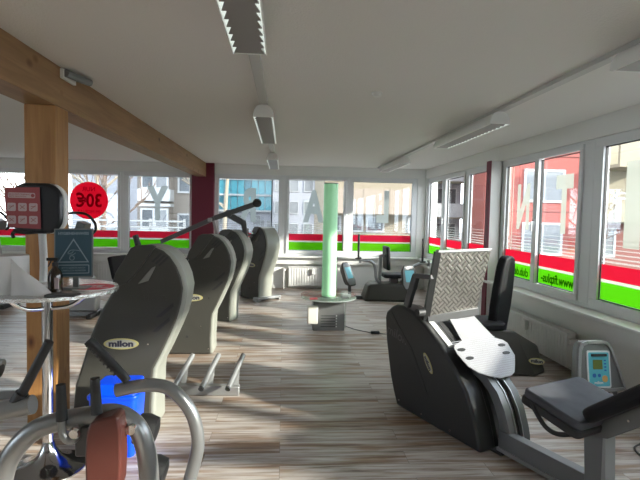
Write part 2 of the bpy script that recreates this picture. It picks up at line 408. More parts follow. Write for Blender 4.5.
# back wall
window(BK, -6.68, -5.76, -6.75, -5.69)
window(BK, -5.62, -4.62, -5.69, -4.53)
w_st = window(BK, -4.43, -3.24, -4.53, -3.135, sash=True)
window(BK, -3.03, -1.86, -3.135, -1.79, letters=[('Y', -2.49, 1.62, .86, .60, .045)])
window(BK, -1.295, -.10, -1.38, 0, letters=[('R', -.70, 1.63, .86, .58, .045)])
window(BK, .10, 1.21, 0, 1.305, sash=True, letters=[('A', .60, 1.63, .84, .62, .04)])
window(BK, 1.40, 2.62, 1.305, 2.72, letters=[('L', 2.03, 1.65, .84, .58, .045)])
# round sticker
SX, SZ = -3.80, 1.675
bm = B(); T = BK.T(SX, SZ, .004); lathe(bm, [(.365, 0), (.365, .0012)], n=48, T=T)
st = obj('round_sticker', bm, M['filmc'], w_st, label='round red sticker reading 30 euro, seen mirrored')
bm = B(); text(bm, '30€', .36, BK.T(SX, SZ-.01, .0065), .0006, .85, .008); text(bm, 'NUR', .12, BK.T(SX, SZ+.22, .0065), .0006); text(bm, 'IM MONAT', .09, BK.T(SX, SZ-.22, .0065), .0006)
obj('sticker_print', bm, M['filmt'], st)
# right wall, near to far
window(RT, -2.35, .07, -2.6, .14)
window(RT, .21, 1.98, .14, 2.05)
window(RT, 2.15, 4.22, 2.05, 4.34, letters=[('I', 3.85, 1.60, .95, 1., .05)])
window(RT, 4.55, 5.31, 4.34, 5.37, sash=True, letters=[('T', 4.86, 1.63, .80, .58, .04)], web=('www.fitplus-', 4.93, .86))
w5 = window(RT, 5.43, 6.15, 5.37, 6.25, letters=[('N', 5.72, 1.62, .72, .58, .035)], web=('club.de', 5.70, .86))
bm = B(); [RT.box(bm, a, a+.014, .001, .002, 1.10, ZG1-.01) for a in (5.99, 6.05, 6.10)]
obj('vertical_film_lines', bm, M['filmw'], w5)
window(RT, 6.72, 7.42, 6.60, 7.50)
window(RT, 7.60, 8.46, 7.50, 8.585, sash=True)
window(RT, 8.70, 9.49, 8.585, 9.57)

for a0, a1 in ADDED_LW:  # frame and panes of the added left window
    wn[0] += 1; r = sroot('window_%d' % wn[0], (XL-.1, (a0+a1)/2, ZS)); bm = B(); m_ = (a0+a1)/2
    for q0, q1 in ((a0, m_), (m_, a1)):
        box(bm, XL-.13, XL-.07, q0, q1, ZS, ZS+.1); box(bm, XL-.13, XL-.07, q0, q1, HH-.1, HH); box(bm, XL-.13, XL-.07, q0, q0+.1, ZS+.1, HH-.1); box(bm, XL-.13, XL-.07, q1-.1, q1, ZS+.1, HH-.1)
    obj('window_frame', bm, M['pvc'], r)
    for q0, q1 in ((a0, m_), (m_, a1)): obj('window_pane', box(B(), XL-.103, XL-.098, q0+.1, q1-.1, ZS+.1, HH-.1), M['glass'], r)

# wooden beam and post
thing('wooden_beam', box(B(), -1.73, -1.525, YF, YB-.1, 2.19, HC), M['pineb'], 'long knotty pine beam running under the ceiling to the red pillar', 'beam', (-1.63, 3, 2.19), bevel=.004)
thing('wooden_post', box(B(), -1.73, -1.53, 3.36, 3.56, 0, 2.19), M['pine'], 'square knotty pine post carrying the ceiling beam', 'post', (-1.63, 3.46, 0), bevel=.006)
# floodlight housing where beam meets ceiling
r = root('emergency_light', 'small clear plastic emergency light on the side of the wooden beam', 'light', (-1.50, 3.52, 2.385))
obj('mounting_plate', box(B(), -1.525, -1.50, 3.42, 3.62, 2.385, 2.45), M['lampw'], r, bevel=.004)
obj('lens', tube(B(), [(-1.49, 3.43, 2.42), (-1.46, 3.55, 2.42), (-1.43, 3.68, 2.425)], .026), M['rail'], r)
r = root('smoke_detector', 'small white round smoke detector on the ceiling', 'smoke detector', (.71, 3.77, HC))
obj('housing', lathe(B(), [(.022, -.03), (.034, -.022), (.036, 0)], (.71, 3.77, HC), 24), M['lampw'], r)
obj('mounting_ring', lathe(B(), [(.043, -.006), (.043, 0)], (.71, 3.77, HC), 24), M['white'], r)

# ------------------------------------------------------------------ lamps on their tracks
for nm, x, y0, y1, lab in (('lamp_track', -.19, YF+.1, 9.45, 'narrow white lamp track along the middle of the ceiling'),
                           ('lamp_track', 1.87, YF+.1, 9.45, 'narrow white lamp track on the ceiling near the right windows')):
    thing(nm, box(B(), x-.035, x+.035, y0, y1, HC-.0299, HC-.0002), M['trackw'], lab, 'lamp track', (x, y0, HC), bevel=.004)
def make_lamp(label):
    L = 1.56; r = root('ceiling_lamp', label, 'ceiling lamp', (0, 0, 0), group='louvred ceiling lamps')
    half = [(.09, -.112), (.088, -.085), (.078, -.045), (.055, -.012), (.03, 0)]
    outer = half + [(-x, z) for x, z in half[::-1]]
    inner = [(x*.9, z-.006 if z < -.1 else z-.008) for x, z in outer]
    bm = B(); prism(bm, [(a, b) for a, b in outer[:5]]+[(-.03, -.008), (.028, -.008)]+[(a*.93, b-.006) for a, b in outer[:5]][::-1][1:], 0, L)
    prism(bm, [(-a, b) for a, b in outer[:5]]+[(.03, -.0079), (-.028, -.0079)]+[(-a*.93, b-.006) for a, b in outer[:5]][::-1][1:], 0, L)
    obj('lamp_housing', bm, M['lampw'], r, local=True)
    bm = B(); prism(bm, outer, -.012, .0); obj('end_cap', bm, M['lampw'], r, local=True, bevel=.003)
    bm = B(); prism(bm, outer, L, L+.012); obj('end_cap', bm, M['lampw'], r, local=True, bevel=.003)
    for s in (-1, 1):
        obj('reflector', prism(B(), [(s*.080, -.112), (s*.083, -.108), (s*.05, -.03), (s*.046, -.03)], .01, L-.01), M['refl'], r, local=True)
    # serrated louvre blades
    bm = B(); n = 18
    for k in range(n):
        y0 = .01+k*(L-.02)/n; y1 = y0+(L-.02)/n
        hull(bm, [(-.055, y0, -.106), (.055, y0, -.106), (.055, y0, -.101), (-.055, y0, -.101)], [(-.079, y1, -.112), (.079, y1, -.112), (.079, y1, -.106), (-.079, y1, -.106)])
    obj('louvre', bm, M['louv'], r, local=True, ang=20)
    return r
lp = make_lamp('louvred strip lamp at top centre, nearest of the middle row')
lamps = [((-.19, 1.0), None), ((-.19, 4.20), 'short-looking louvred strip lamp in the middle row, second from the top of the photo'),
         ((-.19, 7.5), 'smallest and farthest lamp of the middle row, above the back windows'),
         ((1.87, 1.0), 'white strip lamp cut off by the right edge near the top right corner'),
         ((1.87, 4.12), 'long louvred strip lamp of the right row, in front of the windows'),
         ((1.87, 7.42), 'farthest lamp of the right row, near the back corner')]
for (x, y), lab in lamps:
    o = lp if lab is None else dup(lp, (0, 0, 0), 0, lab); o.location = (x, y, HC-.03); o.scale = (1, 1, .95)

# ------------------------------------------------------------------ radiators
def radiator(sd, a0, a1, z0, z1, label, flip=1):
    mid = (a0+a1)/2; x, y = (mid, GB-.12) if sd.k == 'back' else (GR-.12, mid)
    r = root('radiator', label, 'radiator', (x, y, z0))
    bm = B(); sd.box(bm, a0, a1, .08, .165, z0, z1)
    k = int((a1-a0)/.05)
    for i in range(k):
        c = a0+(i+.5)*(a1-a0)/k; sd.box(bm, c-.016, c+.016, .165, .172, z0+.02, z1-.02)
    obj('panel', bm, M['white'], r, bevel=.003)
    bm = B(); sd.box(bm, a0-.003, a1+.003, .075, .178, z1, z1+.012); obj('top_grille', bm, M['white'], r, bevel=.003)
    e = a0 if flip > 0 else a1; s = -1 if flip > 0 else 1
    bm = B(); sd.box(bm, min(e+s*.08, e), max(e+s*.08, e), .11, .14, z1-.07, z1-.04); sd.box(bm, e+s*.09-.012, e+s*.09+.012, .115, .135, 0, z1-.04)
    sd.box(bm, e+s*.08-.02, e+s*.08+.02, .10, .2, z1-.08, z1-.03); obj('valve', bm, M['white'], r, bevel=.006)
    bm = B(); c = a0+(a1-a0)*.5; sd.box(bm, c-.03, c+.03, .172, .215, z1-.14, z1-.03); obj('heat_meter', bm, M['white'], r, bevel=.006)
    return r
radiator(BK, .11, 1.1, .06, .44, 'white ribbed radiator under the back window, behind the green column')
radiator(BK, -3.6, -2.75, .06, .47, 'white radiator under the left back window beside the info sign')
radiator(RT, 4.42, 5.95, .06, .39, 'long white radiator below the right window sill')

# ------------------------------------------------------------------ tall strength machines
PROF = [(-.39, .0), (-.395, .16), (-.38, .315), (-.327, .486), (-.28, .657), (-.208, .827), (-.11, 1.005), (-.118, 1.03), (-.103, 1.086), (-.05, 1.17), (-.005, 1.242), (.034, 1.262),
        (.12, 1.268), (.172, 1.258), (.225, 1.238), (.27, 1.198), (.315, 1.13), (.343, 1.06), (.359, .982), (.347, .879), (.32, .776), (.281, .679), (.215, .53), (.165, .43), (.157, .36), (.155, .277), (.149, .172), (.15, .0)]
def inset(P, d):
    n = len(P); out = []
    for i in range(n):
        a, b, c = V(P[i-1]), V(P[i]), V(P[(i+1) % n]); t = (c-a).normalized(); nn = V((-t.y, t.x))
        out.append((b.x-nn.x*d, b.y-nn.y*d))
    return out
def badge(parent, T, w=.23, h=.075):
    bm = B(); prism(bm, [(w/2*cos(a*pi/16), h/2*sin(a*pi/16)) for a in range(32)], 0, .004, T, 'xy'); o = obj('oval_badge', bm, M['badgey'], parent, local=True, label='pale oval maker badge')
    bm = B(); prism(bm, [(w*.435*cos(a*pi/16), h*.39*sin(a*pi/16)) for a in range(32)], .004, .006, T, 'xy'); obj('badge_field', bm, M['badge'], o, local=True)
    bm = B(); text(bm, 'milon', h*.74, T @ Matrix.Translation((0, 0, .0065)), .0008, 1.3, h*.035); obj('badge_lettering', bm, M['badged'], o, local=True)
def machine_body(r, TH=.3):
    """local frame: facing side at y=0, thickness to y=TH, curved spine towards +x"""
    f = .045
    sh = [(x-(.024 if x > .14 else 0), z) for x, z in inset(PROF, .004)]
    for y0, y1 in ((0, f), (TH-f, TH)):
        obj('side_shell', prism(B(), sh, y0, y1), M['shell'], r, local=True, bevel=.014)
    ins = [(x-(.006 if x < 0 else 0), z) for x, z in inset(PROF, .002)]
    obj('spine', prism(B(), ins, .008, TH-.008), M['spine'], r, local=True, bevel=.02, label='lighter sage grey curved spine')
    cap = [(-.128, 1.025), (-.106, 1.09), (-.054, 1.175), (-.012, 1.248), (.026, 1.270), (.12, 1.273), (.15, 1.262), (.08, 1.16), (.01, 1.06), (-.03, 1.02), (-.07, 1.0), (-.105, 1.0)]
    obj('upper_cover', prism(B(), cap, -.016, .03), M['shell'], r, local=True, bevel=.006)
    for i in range(3):
        bm = B(); c = V((.155+.022*i, 1.19-.012*i)); hull(bm, [(c.x-.034, -.0015, c.y-.028), (c.x-.022, -.0015, c.y-.036), (c.x+.037, -.0015, c.y+.022), (c.x+.025, -.0015, c.y+.030)],
                                           [(c.x-.03, .002, c.y-.03), (c.x-.02, .002, c.y-.034), (c.x+.035, .002, c.y+.024), (c.x+.025, .002, c.y+.028)]); obj('vent_slot', bm, M['gasket'], r, local=True)
    for cx, cz in ((.205, .83), (.18, .73)):
        bm = B(); hull(bm, [(cx-.055, -.0015, cz-.045), (cx-.02, -.0015, cz-.045), (cx+.065, -.0015, cz+.03), (cx+.06, -.0015, cz+.055)], [(cx-.055, .002, cz-.045), (cx-.02, .002, cz-.045), (cx+.065, .002, cz+.03), (cx+.06, .002, cz+.055)]); obj('vent_slot', bm, M['gasket'], r, local=True)
    bm = B(); hull(bm, [(.035, -.012, 1.01), (.10, -.004, 1.03), (.15, -.002, 1.13), (.125, -.010, 1.12)], [(.035, .003, 1.01), (.10, .003, 1.03), (.15, .003, 1.13), (.125, .003, 1.12)])
    obj('grip_recess', bm, M['recess'], r, local=True)
    bm = B(); text(bm, 'milon', .085, frame((.10, -.0006, .92), (1, 0, 0), (0, 0, 1)), .0012, 1.3); obj('embossed_lettering', bm, M['shell'], r, local=True)
    badge(r, frame((-.075, -.001, .603), (1, 0, 0), (0, 0, 1)))
    bm = B()
    for x, z in ((.10, .60), (.02, .30), (-.28, .06), (.1, .06), (.14, 1.12)): lathe(bm, [(.006, 0), (.005, .003)], n=10, T=frame((x, .001, z), (1, 0, 0), (0, 0, 1)))
    obj('screws', bm, M['chrome'], r, local=True)
    bm = B(); lathe(bm, [(.014, 0), (.014, .004)], n=16, T=frame((-.12, 0.001, .19), (1, 0, 0), (0, 0, 1))); obj('socket', bm, M['gasket'], r, local=True)
def machine(label, loc, rz, kind):
    r = root('strength_machine', label, 'exercise machine', loc, rz, 'tall grey strength machines in the row on the left')
    machine_body(r)
    if kind in ('near', 'mid', 'far'):
        bm = B(); tube(bm, [(.02, .15, 1.18), (-.01, .15, 1.26), (-.03, .15, 1.33)], .02) if kind == 'near' else tube(bm, [(-.13, .18, 1.0), (-.19, .18, .97), (-.22, .18, .92)], .02)
        obj('grip', bm, M['rubber'], r, local=True)
        # user side: base rails, seat and backrest towards -x
        s = {'near': -1.05, 'mid': -.95, 'far': -1.75}[kind]
        if kind != 'near':
            for y in (.02, .28):
                obj('base_rail', box(B(), s, -.3, y-.025, y+.025, .02, .07), M['silver'], r, local=True, bevel=.006)
                obj('rubber_foot', box(B(), s-.05, s, y-.03, y+.03, .0, .075), M['rubber'], r, local=True, bevel=.006)
            obj('seat_post', bar(B(), (s+.28, .15, .05), (s+.22, .15, .42), .07, .05), M['silver'], r, local=True)
            obj('seat', prism(B(), rrect(.42, .36, .06, cx=s+.30, cy=.15), .42, .49, plane='xy'), M['pad'], r, local=True, bevel=.015)
            if kind == 'far': obj('backrest', hull(B(), [(s+.10, -.05, .50), (s+.16, -.05, .50), (s+.08, -.05, .84), (s+.02, -.05, .82)], [(s+.10, .35, .50), (s+.16, .35, .50), (s+.08, .35, .84), (s+.02, .35, .82)]), M['pad'], r, local=True, bevel=.02)
    if kind == 'rear':
        # silver U foot, side bar with grips
        bm = B(); box(bm, .14, .24, -.06, .40, .03, .07); box(bm, .12, .24, -.10, -.05, 0, .07); box(bm, .12, .24, .37, .42, 0, .07)
        obj('silver_foot', bm, M['silver'], r, local=True, bevel=.008)
        bm = B(); tube(bm, [(.02, -.16, 1.13), (.06, 0, 1.14), (.1, .15, 1.14), (.06, .30, 1.13), (.0, .52, 1.10)], .014); obj('cross_handle', bm, M['dgrey'], r, local=True)
        for y in (-.16, .42): obj('grip', tube(B(), [(.03, y, 1.07), (.03, y, 1.24)], .016), M['rubber'], r, local=True)
        obj('arm', tube(B(), [(-.02, -.03, 1.12), (-.1, -.05, 1.03), (-.16, -.05, .85)], .022), M['grey'], r, local=True)
        bm = B(); lathe(bm, [(.03, 0), (.03, .05), (.022, .055)], n=16, T=frame((-.02, -.02, 1.14), (0, 0, 1), (1, 0, 0))); obj('pivot_cap', bm, M['chrome'], r, local=True)
        obj('seat', prism(B(), rrect(.36, .34, .05, cx=-.62, cy=.15), .42, .48, plane='xy'), M['pad'], r, local=True, bevel=.012)
        obj('base_rail', box(B(), -.9, -.3, .1, .2, 0, .06), M['silver'], r, local=True)
        obj('seat_post', bar(B(), (-.62, .15, .05), (-.62, .15, .42), .06, .06), M['silver'], r, local=True)
    return r
machine('nearest and largest tall grey strength machine, its oval badge above the blue bin', (-1.0, 3.28, 0), 0, 'near')
machine('second tall grey strength machine of the left row, with the round black socket low down', (-.87, 5.07, 0), 0, 'mid')
m3 = machine('third tall strength machine, mostly hidden, under the long raised lever bar', (-.84, 6.62, 0), radians(-16), 'far')
machine('farthest tall strength machine by the back window, turned with its pale spine forward', (-.50, 8.30, 0), radians(-50), 'rear')
# long lever arm of the third machine
bm = B(); bar(bm, (-1.68, 6.75, 1.08), (-.95, 6.72, 1.42), .06, .06); o = obj('lever_bar', bm, M['dgrey'], m3, bevel=.008)
obj('lever_bar_end', bar(B(), (-.95, 6.72, 1.42), (-.40, 6.70, 1.625), .065, .07), M['dgrey'], m3, bevel=.01)
bm = B(); lathe(bm, [(.04, -.05), (.06, -.035), (.06, .035), (.04, .05)], n=20, T=frame((-.37, 6.70, 1.64), (1, 0, 0), (0, 0, 1))); obj('lever_knob', bm, M['rubber'], m3)
bm = B(); bar(bm, (-.82, 6.78, 1.50), (-.56, 6.78, 1.36), .06, .085); bar(bm, (-.56, 6.78, 1.39), (-.52, 6.78, 1.10), .07, .07); obj('lever_bracket', bm, M['dgrey'], m3, bevel=.008)
obj('lever_strut', bar(B(), (-.98, 6.76, 1.42), (-.90, 6.76, 1.10), .035, .035), M['silver'], m3, bevel=.005)
bm = B(); lathe(bm, [(.05, -.035), (.05, .035)], n=20, T=frame((-.76, 6.73, 1.49), (1, 0, 0), (0, 0, 1))); obj('pivot_cap', bm, M['dgrey'], m3)
obj('lever_clamp', box(B(), -1.04, -.98, 6.675, 6.765, 1.37, 1.42), M['silver'], m3, bevel=.006)

# low bar with three angled pegs
r = root('peg_stand', 'low silver floor bar with three angled pegs between the left machines', 'foot stand', (-.6, 3.95, 0))
obj('base_bar', hull(B(), [(-.98, 3.98, 0), (-.98, 3.92, 0), (-.34, 3.90, 0), (-.34, 3.98, 0)], [(-.98, 3.98, .09), (-.98, 3.92, .09), (-.34, 3.90, .075), (-.34, 3.98, .075)]), M['silver'], r, bevel=.008)
for x in (-.85, -.63, -.42):
    # pegs tilt up and away from the camera
    p = obj('peg', tube(B(), [(x+.0, 3.80, .10), (x+.09, 4.14, .27)], .022), M['silver'], r)
    obj('peg_cap', tube(B(), [(x-.002, 3.792, .096), (x+.0015, 3.806, .103)], .0225), M['dgrey'], p)
    obj('peg_web', hull(B(), [(x+.02, 3.93, .05), (x+.07, 3.93, .05), (x+.07, 4.05, .21), (x+.045, 4.05, .21)], [(x+.02, 3.95, .05), (x+.07, 3.95, .05), (x+.07, 4.08, .21), (x+.045, 4.08, .21)]), M['silver'], r)

# ------------------------------------------------------------------ foreground machine
r = root('seated_press_machine', 'cut-off exercise machine at the front with grey tube arches and a brown pad', 'exercise machine', (-.62, 1.6, 0))
a = obj('main_arch', tube(B(), [(-.93, 1.6, .0), (-.93, 1.6, .35), (-.905, 1.6, .60), (-.87, 1.6, .70), (-.80, 1.6, .775), (-.72, 1.6, .805), (-.62, 1.6, .822), (-.545, 1.6, .828), (-.49, 1.6, .80), (-.455, 1.6, .74), (-.435, 1.6, .62), (-.43, 1.6, .35), (-.43, 1.6, 0)], .032, 20), M['tube'], r)
obj('handle_arm', tube(B(), [(-.507, 1.5, .943), (-.46, 1.5, .953), (-.40, 1.5, .96), (-.345, 1.5, .948), (-.30, 1.5, .905), (-.27, 1.5, .85), (-.257, 1.5, .775), (-.27, 1.5, .70), (-.30, 1.5, .60), (-.37, 1.53, .42), (-.43, 1.58, .30)], .0205, 18), M['tube'], r)
bm = B(); tube(bm, [(-.474, 1.5, .972), (-.495, 1.5, 1.0), (-.59, 1.5, 1.10)], lambda t: .0125+.003*t)
for k in range(9):
    q = V((-.50, 1.5, 1.0)).lerp(V((-.59, 1.5, 1.10)), k/9+.03); dd = V((-.09, 0, .10)).normalized()*.003; tube(bm, [q-dd, q+dd], .0172)
obj('grip', bm, M['rubber'], r)
obj('handle_arm', tube(B(), [(-1.15, 1.6, .79), (-1.0, 1.6, .815), (-.90, 1.6, .842), (-.805, 1.6, .862)], .031, 18), M['tube'], r)
obj('handle_arm_post', tube(B(), [(-1.12, 1.6, .79), (-1.14, 1.6, .5), (-1.14, 1.6, 0)], .031, 18), M['tube'], r)
obj('grip', tube(B(), [(-.855, 1.6, .87), (-.835, 1.6, .905), (-.752, 1.6, 1.07)], lambda t: .0165-.002*t), M['rubber'], r)
obj('grip_collar', tube(B(), [(-.862, 1.6, .862), (-.838, 1.6, .90)], .021), M['rubber'], r)
g = obj('grip', tube(B(), [(-.695, 1.55, .945), (-.692, 1.55, .83)], lambda t: .0145+.003*t), M['rubber'], r)
obj('elbow_tube', tube(B(), [(-.692, 1.55, .83), (-.690, 1.55, .79), (-.675, 1.55, .765), (-.655, 1.56, .765), (-.645, 1.58, .80)], .013), M['tube'], r)
obj('grip', tube(B(), [(-.590, 1.55, .965), (-.585, 1.55, .85)], lambda t: .0145+.003*t), M['rubber'], r)
obj('pad_bracket', box(B(), -.66, -.535, 1.565, 1.60, .70, .80), M['dgrey'], r, bevel=.006)
obj('pivot_bolt', lathe(B(), [(.02, 0), (.02, .02), (.014, .026)], n=18, T=frame((-.655, 1.57, .785), (1, 0, 0), (0, 0, 1))), M['chrome'], r)
obj('pivot_bolt', lathe(B(), [(.016, 0), (.016, .02)], n=18, T=frame((-.48, 1.565, .795), (1, 0, 0), (0, 0, 1))), M['chrome'], r)
bm = B()
ring = []
prof = [(-.593, .60), (-.505, .61), (-.497, .64), (-.493, .72), (-.496, .815), (-.502, .855), (-.515, .863), (-.565, .848), (-.588, .838), (-.598, .81), (-.603, .74), (-.602, .66)]
hull(bm, [(x, 1.50, z) for x, z in prof], [(x+.0, 1.57, z+.002) for x, z in prof])
obj('pad', bm, M['brown'], r, bevel=.016, label='brown leather pad')
for x, z in ((-.462, .725), (-.43, .575)):
    bm = B(); lathe(bm, [(.03, -.04), (.052, -.032), (.058, 0), (.052, .032), (.03, .04)], n=22, T=frame((x-.01, 1.70, z), (0, 1, 0), (0, 0, 1)) @ Matrix.Rotation(radians(15), 4, 'X')); obj('roller', bm, M['rubber'], r)
    obj('roller_axle', tube(B(), [(x-.01, 1.60, z), (x-.01, 1.72, z)], .010), M['chrome'], r)
obj('base_frame', bar(B(), (-1.17, 1.6, .03), (-.38, 1.6, .03), .09, .06), M['tube'], r, bevel=.008)

# blue bin
r = root('recycling_bin', 'bright blue plastic bin at the foot of the nearest machine', 'bin', (-1.02, 3.0, 0))
w0, w1 = rrect(.24, .20, .03), rrect(.285, .235, .035)
bm = B(); hull(bm, [(-1.01+x, 3.02+y, .0) for x, y in w0], [(-1.01+x, 3.02+y, .36) for x, y in w1]); obj('bin_body', bm, M['blue'], r)
bm = B(); hull(bm, [(-1.01+x*1.06, 3.02+y*1.06, .36) for x, y in w1], [(-1.01+x*1.06, 3.02+y*1.06, .385) for x, y in w1]); hull(bm, [(-1.01+x, 3.02+y, .385) for x, y in w1], [(-1.0+x*.85, 3.04+y*.75, .44) for x, y in w1]); obj('bin_lid', bm, M['blue'], r, bevel=.006)

# ------------------------------------------------------------------ bar table and what stands on it
TX, TY, TZ = -1.335, 2.82, 1.05
r = root('bar_table', 'round high bar table with a chrome pole and flared chrome foot', 'table', (TX, TY, 0))
bm = B(); lathe(bm, [(.365, -.02), (.37, -.016), (.37, -.002), (.365, 0)], (TX, TY, TZ), 64); obj('tabletop', bm, M['dgrey'], r)
bm = B(); lathe(bm, [(.369, -.018), (.377, -.018), (.377, 0.001), (.369, 0.001)], (TX, TY, TZ), 64)
obj('metal_rim', bm, M['hammer'], r, label='hammered silver table rim')
obj('pole', tube(B(), [(TX, TY, .03), (TX, TY, TZ-.02)], .029, 24), M['chrome'], r)
bm = B(); lathe(bm, [(.205, 0), (.205, .008), (.18, .016), (.12, .032), (.07, .07), (.04, .12), (.030, .16)], (TX, TY, 0), 48); obj('foot', bm, M['dchrome'], r)
bm = B()
for k in range(3):
    a0 = radians(100+120*k+20); tube(bm, [(TX, TY, TZ-.12), (TX+.13*cos(a0), TY+.13*sin(a0), TZ-.10), (TX+.24*cos(a0), TY+.24*sin(a0), TZ-.02)], .012)
obj('brackets', bm, M['chrome'], r)
r = root('paper_towel_roll', 'large white paper roll with a loose sheet on the bar table', 'paper towel roll', (-1.46, 2.66, TZ))
obj('roll', lathe(B(), [(.02, 0), (.098, 0), (.10, .004), (.10, .196), (.098, .20), (.02, .20), (.02, .19)], (-1.46, 2.66, TZ), 40), M['paper'], r)
bm = B()
rows = []
for i in range(9):
    t = i/8; ring = []
    for j in range(5):
        s = j/4; top = .198-(.185*t)
        x = -1.385+.19*t+.0; y = 2.545+.02*t+.012*sin(6*t+3*s); z = TZ+.002+top*s
        ring.append((x, y-(1-s)*.02*t, z))
    rows.append(ring)
va = [[bm.verts.new(p) for p in rr] for rr in rows]; vb = [[bm.verts.new((p[0], p[1]+.0015, p[2])) for p in rr] for rr in rows]
for i in range(8):
    for j in range(4):
        bm.faces.new([va[i][j], va[i+1][j], va[i+1][j+1], va[i][j+1]]); bm.faces.new([vb[i][j], vb[i][j+1], vb[i+1][j+1], vb[i+1][j]])
for i in range(8):
    for j in (0, 4): bm.faces.new([va[i][j], vb[i][j], vb[i+1][j], va[i+1][j]])
for i in (0, 8):
    for j in range(4): bm.faces.new([va[i][j], va[i][j+1], vb[i][j+1], vb[i][j]])
obj('loose_sheet', bm, M['paper'], r)
r = root('spray_bottle', 'dark brown spray bottle on the bar table beside the paper roll', 'bottle', (-1.235, 2.70, TZ))
c = (-1.235, 2.70, TZ)
obj('bottle_body', lathe(B(), [(.03, 0), (.036, .005), (.037, .085), (.032, .11), (.014, .132), (.013, .142)], c, 28), M['amber'], r)
bm = B(); lathe(bm, [(.016, .14), (.016, .158), (.008, .16), (.008, .172)], c, 20); box(bm, c[0]-.042, c[0]+.014, c[1]-.009, c[1]+.009, TZ+.168, TZ+.184); bar(bm, (c[0]-.02, c[1], TZ+.168), (c[0]-.037, c[1], TZ+.135), .008, .006)
obj('spray_head', bm, M['rubber'], r, bevel=.002)
obj('bottle_label', box(B(), c[0]+.012, c[0]+.034, c[1]-.038, c[1]-.030, TZ+.02, TZ+.08), M['posterl'], r)
r = root('hygiene_sign', 'dark petrol sign with a hand-washing triangle, standing on the bar table', 'sign', (-1.163, 2.80, TZ))
Ts = frame((-1.163, 2.76, 1.257), (.985, .05, .02), (-.01, .08, 1))
obj('sign_back', prism(B(), rrect(.206, .272, .004), -.006, 0, Ts, 'xy'), M['grey'], r)
obj('sign_face', prism(B(), rrect(.192, .258, .003), 0, .001, Ts, 'xy'), M['signb'], r)
bm = B(); Tt = Ts @ Matrix.Translation((0, 0, .0012))
text(bm, 'HYGIENEHINWEIS', .021, Tt @ Matrix.Translation((0, .108, 0)), .0005, .95, .0006)
def trif(s, y0): return [(-s, y0), (s, y0), (0, y0+s*1.62)]
def ring2(bm, A, Bp, T, h=.0006):
    n = len(A)
    for i in range(n):
        j = (i+1) % n; hull(bm, [T @ V((*A[i], 0)), T @ V((*A[j], 0)), T @ V((*Bp[j], 0)), T @ V((*Bp[i], 0))], [T @ V((*A[i], h)), T @ V((*A[j], h)), T @ V((*Bp[j], h)), T @ V((*Bp[i], h))])
ring2(bm, trif(.083, -.053), trif(.072, -.047), Tt)
ring2(bm, rrect(.168, .05, .006, cy=-.09), rrect(.158, .040, .005, cy=-.09), Tt)
text(bm, 'BITTE GERÄTE NACH', .013, Tt @ Matrix.Translation((0, -.083, 0)), .0005); text(bm, 'GEBRAUCH REINIGEN', .013, Tt @ Matrix.Translation((0, -.098, 0)), .0005)
for P in ([(-.03, .0), (-.015, .015), (.02, .015), (.035, .01)], [(-.03, -.005), (-.01, .0), (.0, .01)], [(-.02, -.012), (.0, -.008), (.01, .0)]):
    tube(bm, [Tt @ V((*p, 0)) for p in P], .0012, 6)
ring2(bm, [(-.008+.014*cos(k*pi/8), -.028+.014*sin(k*pi/8)) for k in range(16)], [(-.008+.011*cos(k*pi/8), -.028+.011*sin(k*pi/8)) for k in range(16)], Tt)
obj('sign_print', bm, M['signl'], r)
obj('sign_foot', box(B(), -1.23, -1.10, 2.75, 2.85, TZ, TZ+.012), M['grey'], r); obj('sign_stem', bar(B(), (-1.163, 2.79, TZ+.01), (-1.163, 2.79, 1.20), .03, .012), M['grey'], r)
bm = B(); lathe(bm, [(.13, 0), (.13, .002)], (-1.10, 2.86, TZ+.001), 40)
o = thing('leaflet', bm, M['white'], 'round red and white leaflet lying on the bar table', 'leaflet', (-1.10, 2.86, TZ))
bm = B(); lathe(bm, [(.118, .002), (.118, .003)], (-1.10, 2.86, TZ+.001), 40); oo = obj('red_print', bm, M['flyr'], o); 
bm = B(); text(bm, 'PROBETRAINING', .026, frame((-1.10, 2.83, TZ+.0045), (1, 0, 0), (0, 1, 0)), .0003); text(bm, '30€', .07, frame((-1.10, 2.88, TZ+.0045), (1, 0, 0), (0, 1, 0)), .0003); obj('white_print', bm, M['white'], o)
thing('black_tray', box(B(), -1.21, -1.06, 2.52, 2.60, TZ, TZ+.012), M['dgrey'], 'flat black slab at the front edge of the bar table', 'tray', (-1.13, 2.56, TZ), bevel=.004)
# display on white neck carrying a red notice
r = root('display_stand', 'round black display on a white neck, standing on the bar table behind the paper roll', 'display', (-1.40, 2.92, TZ))
obj('neck', tube(B(), [(-1.405, 2.92, TZ), (-1.40, 2.92, 1.2), (-1.40, 2.90, 1.39)], .021, 18), M['white'], r)
obj('neck_foot', lathe(B(), [(.07, 0), (.07, .012), (.03, .02)], (-1.405, 2.92, TZ), 28), M['white'], r)
Td = frame((-1.41, 2.88, 1.50), (1, 0, 0), (0, 0, 1))
scr = rrect(.285, .29, .09, 8)
obj('white_bezel', prism(B(), [(x*1.03+.003, y*1.0) for x, y in scr], -.05, -.008, Td, 'xy'), M['white'], r, bevel=.01)
obj('black_screen', prism(B(), scr, -.01, .03, Td, 'xy'), M['blk'], r, bevel=.02)
bm = B(); tube(bm, [(-1.52, 2.86, 1.375), (-1.53, 2.84, 1.352), (-1.52, 2.83, 1.335)], .010); tube(bm, [(-1.53, 2.86, 1.37), (-1.46, 2.86, 1.365), (-1.40, 2.88, 1.37)], .014); obj('cable_clamp', bm, M['rubber'], r)
Tp = frame((-1.465, 2.835, 1.502), (1, .03, .0), (0, 0, 1))
r = thing('red_notice', prism(B(), [(-.098, .112), (.086, .117), (.092, -.118), (-.080, -.112), (-.092, -.06), (-.1, .05)], 0, .0015, Tp, 'xy'), M['posterr'], 'faded red notice with six pictograms fixed to the black display', 'notice', (-1.452, 2.835, 1.38))
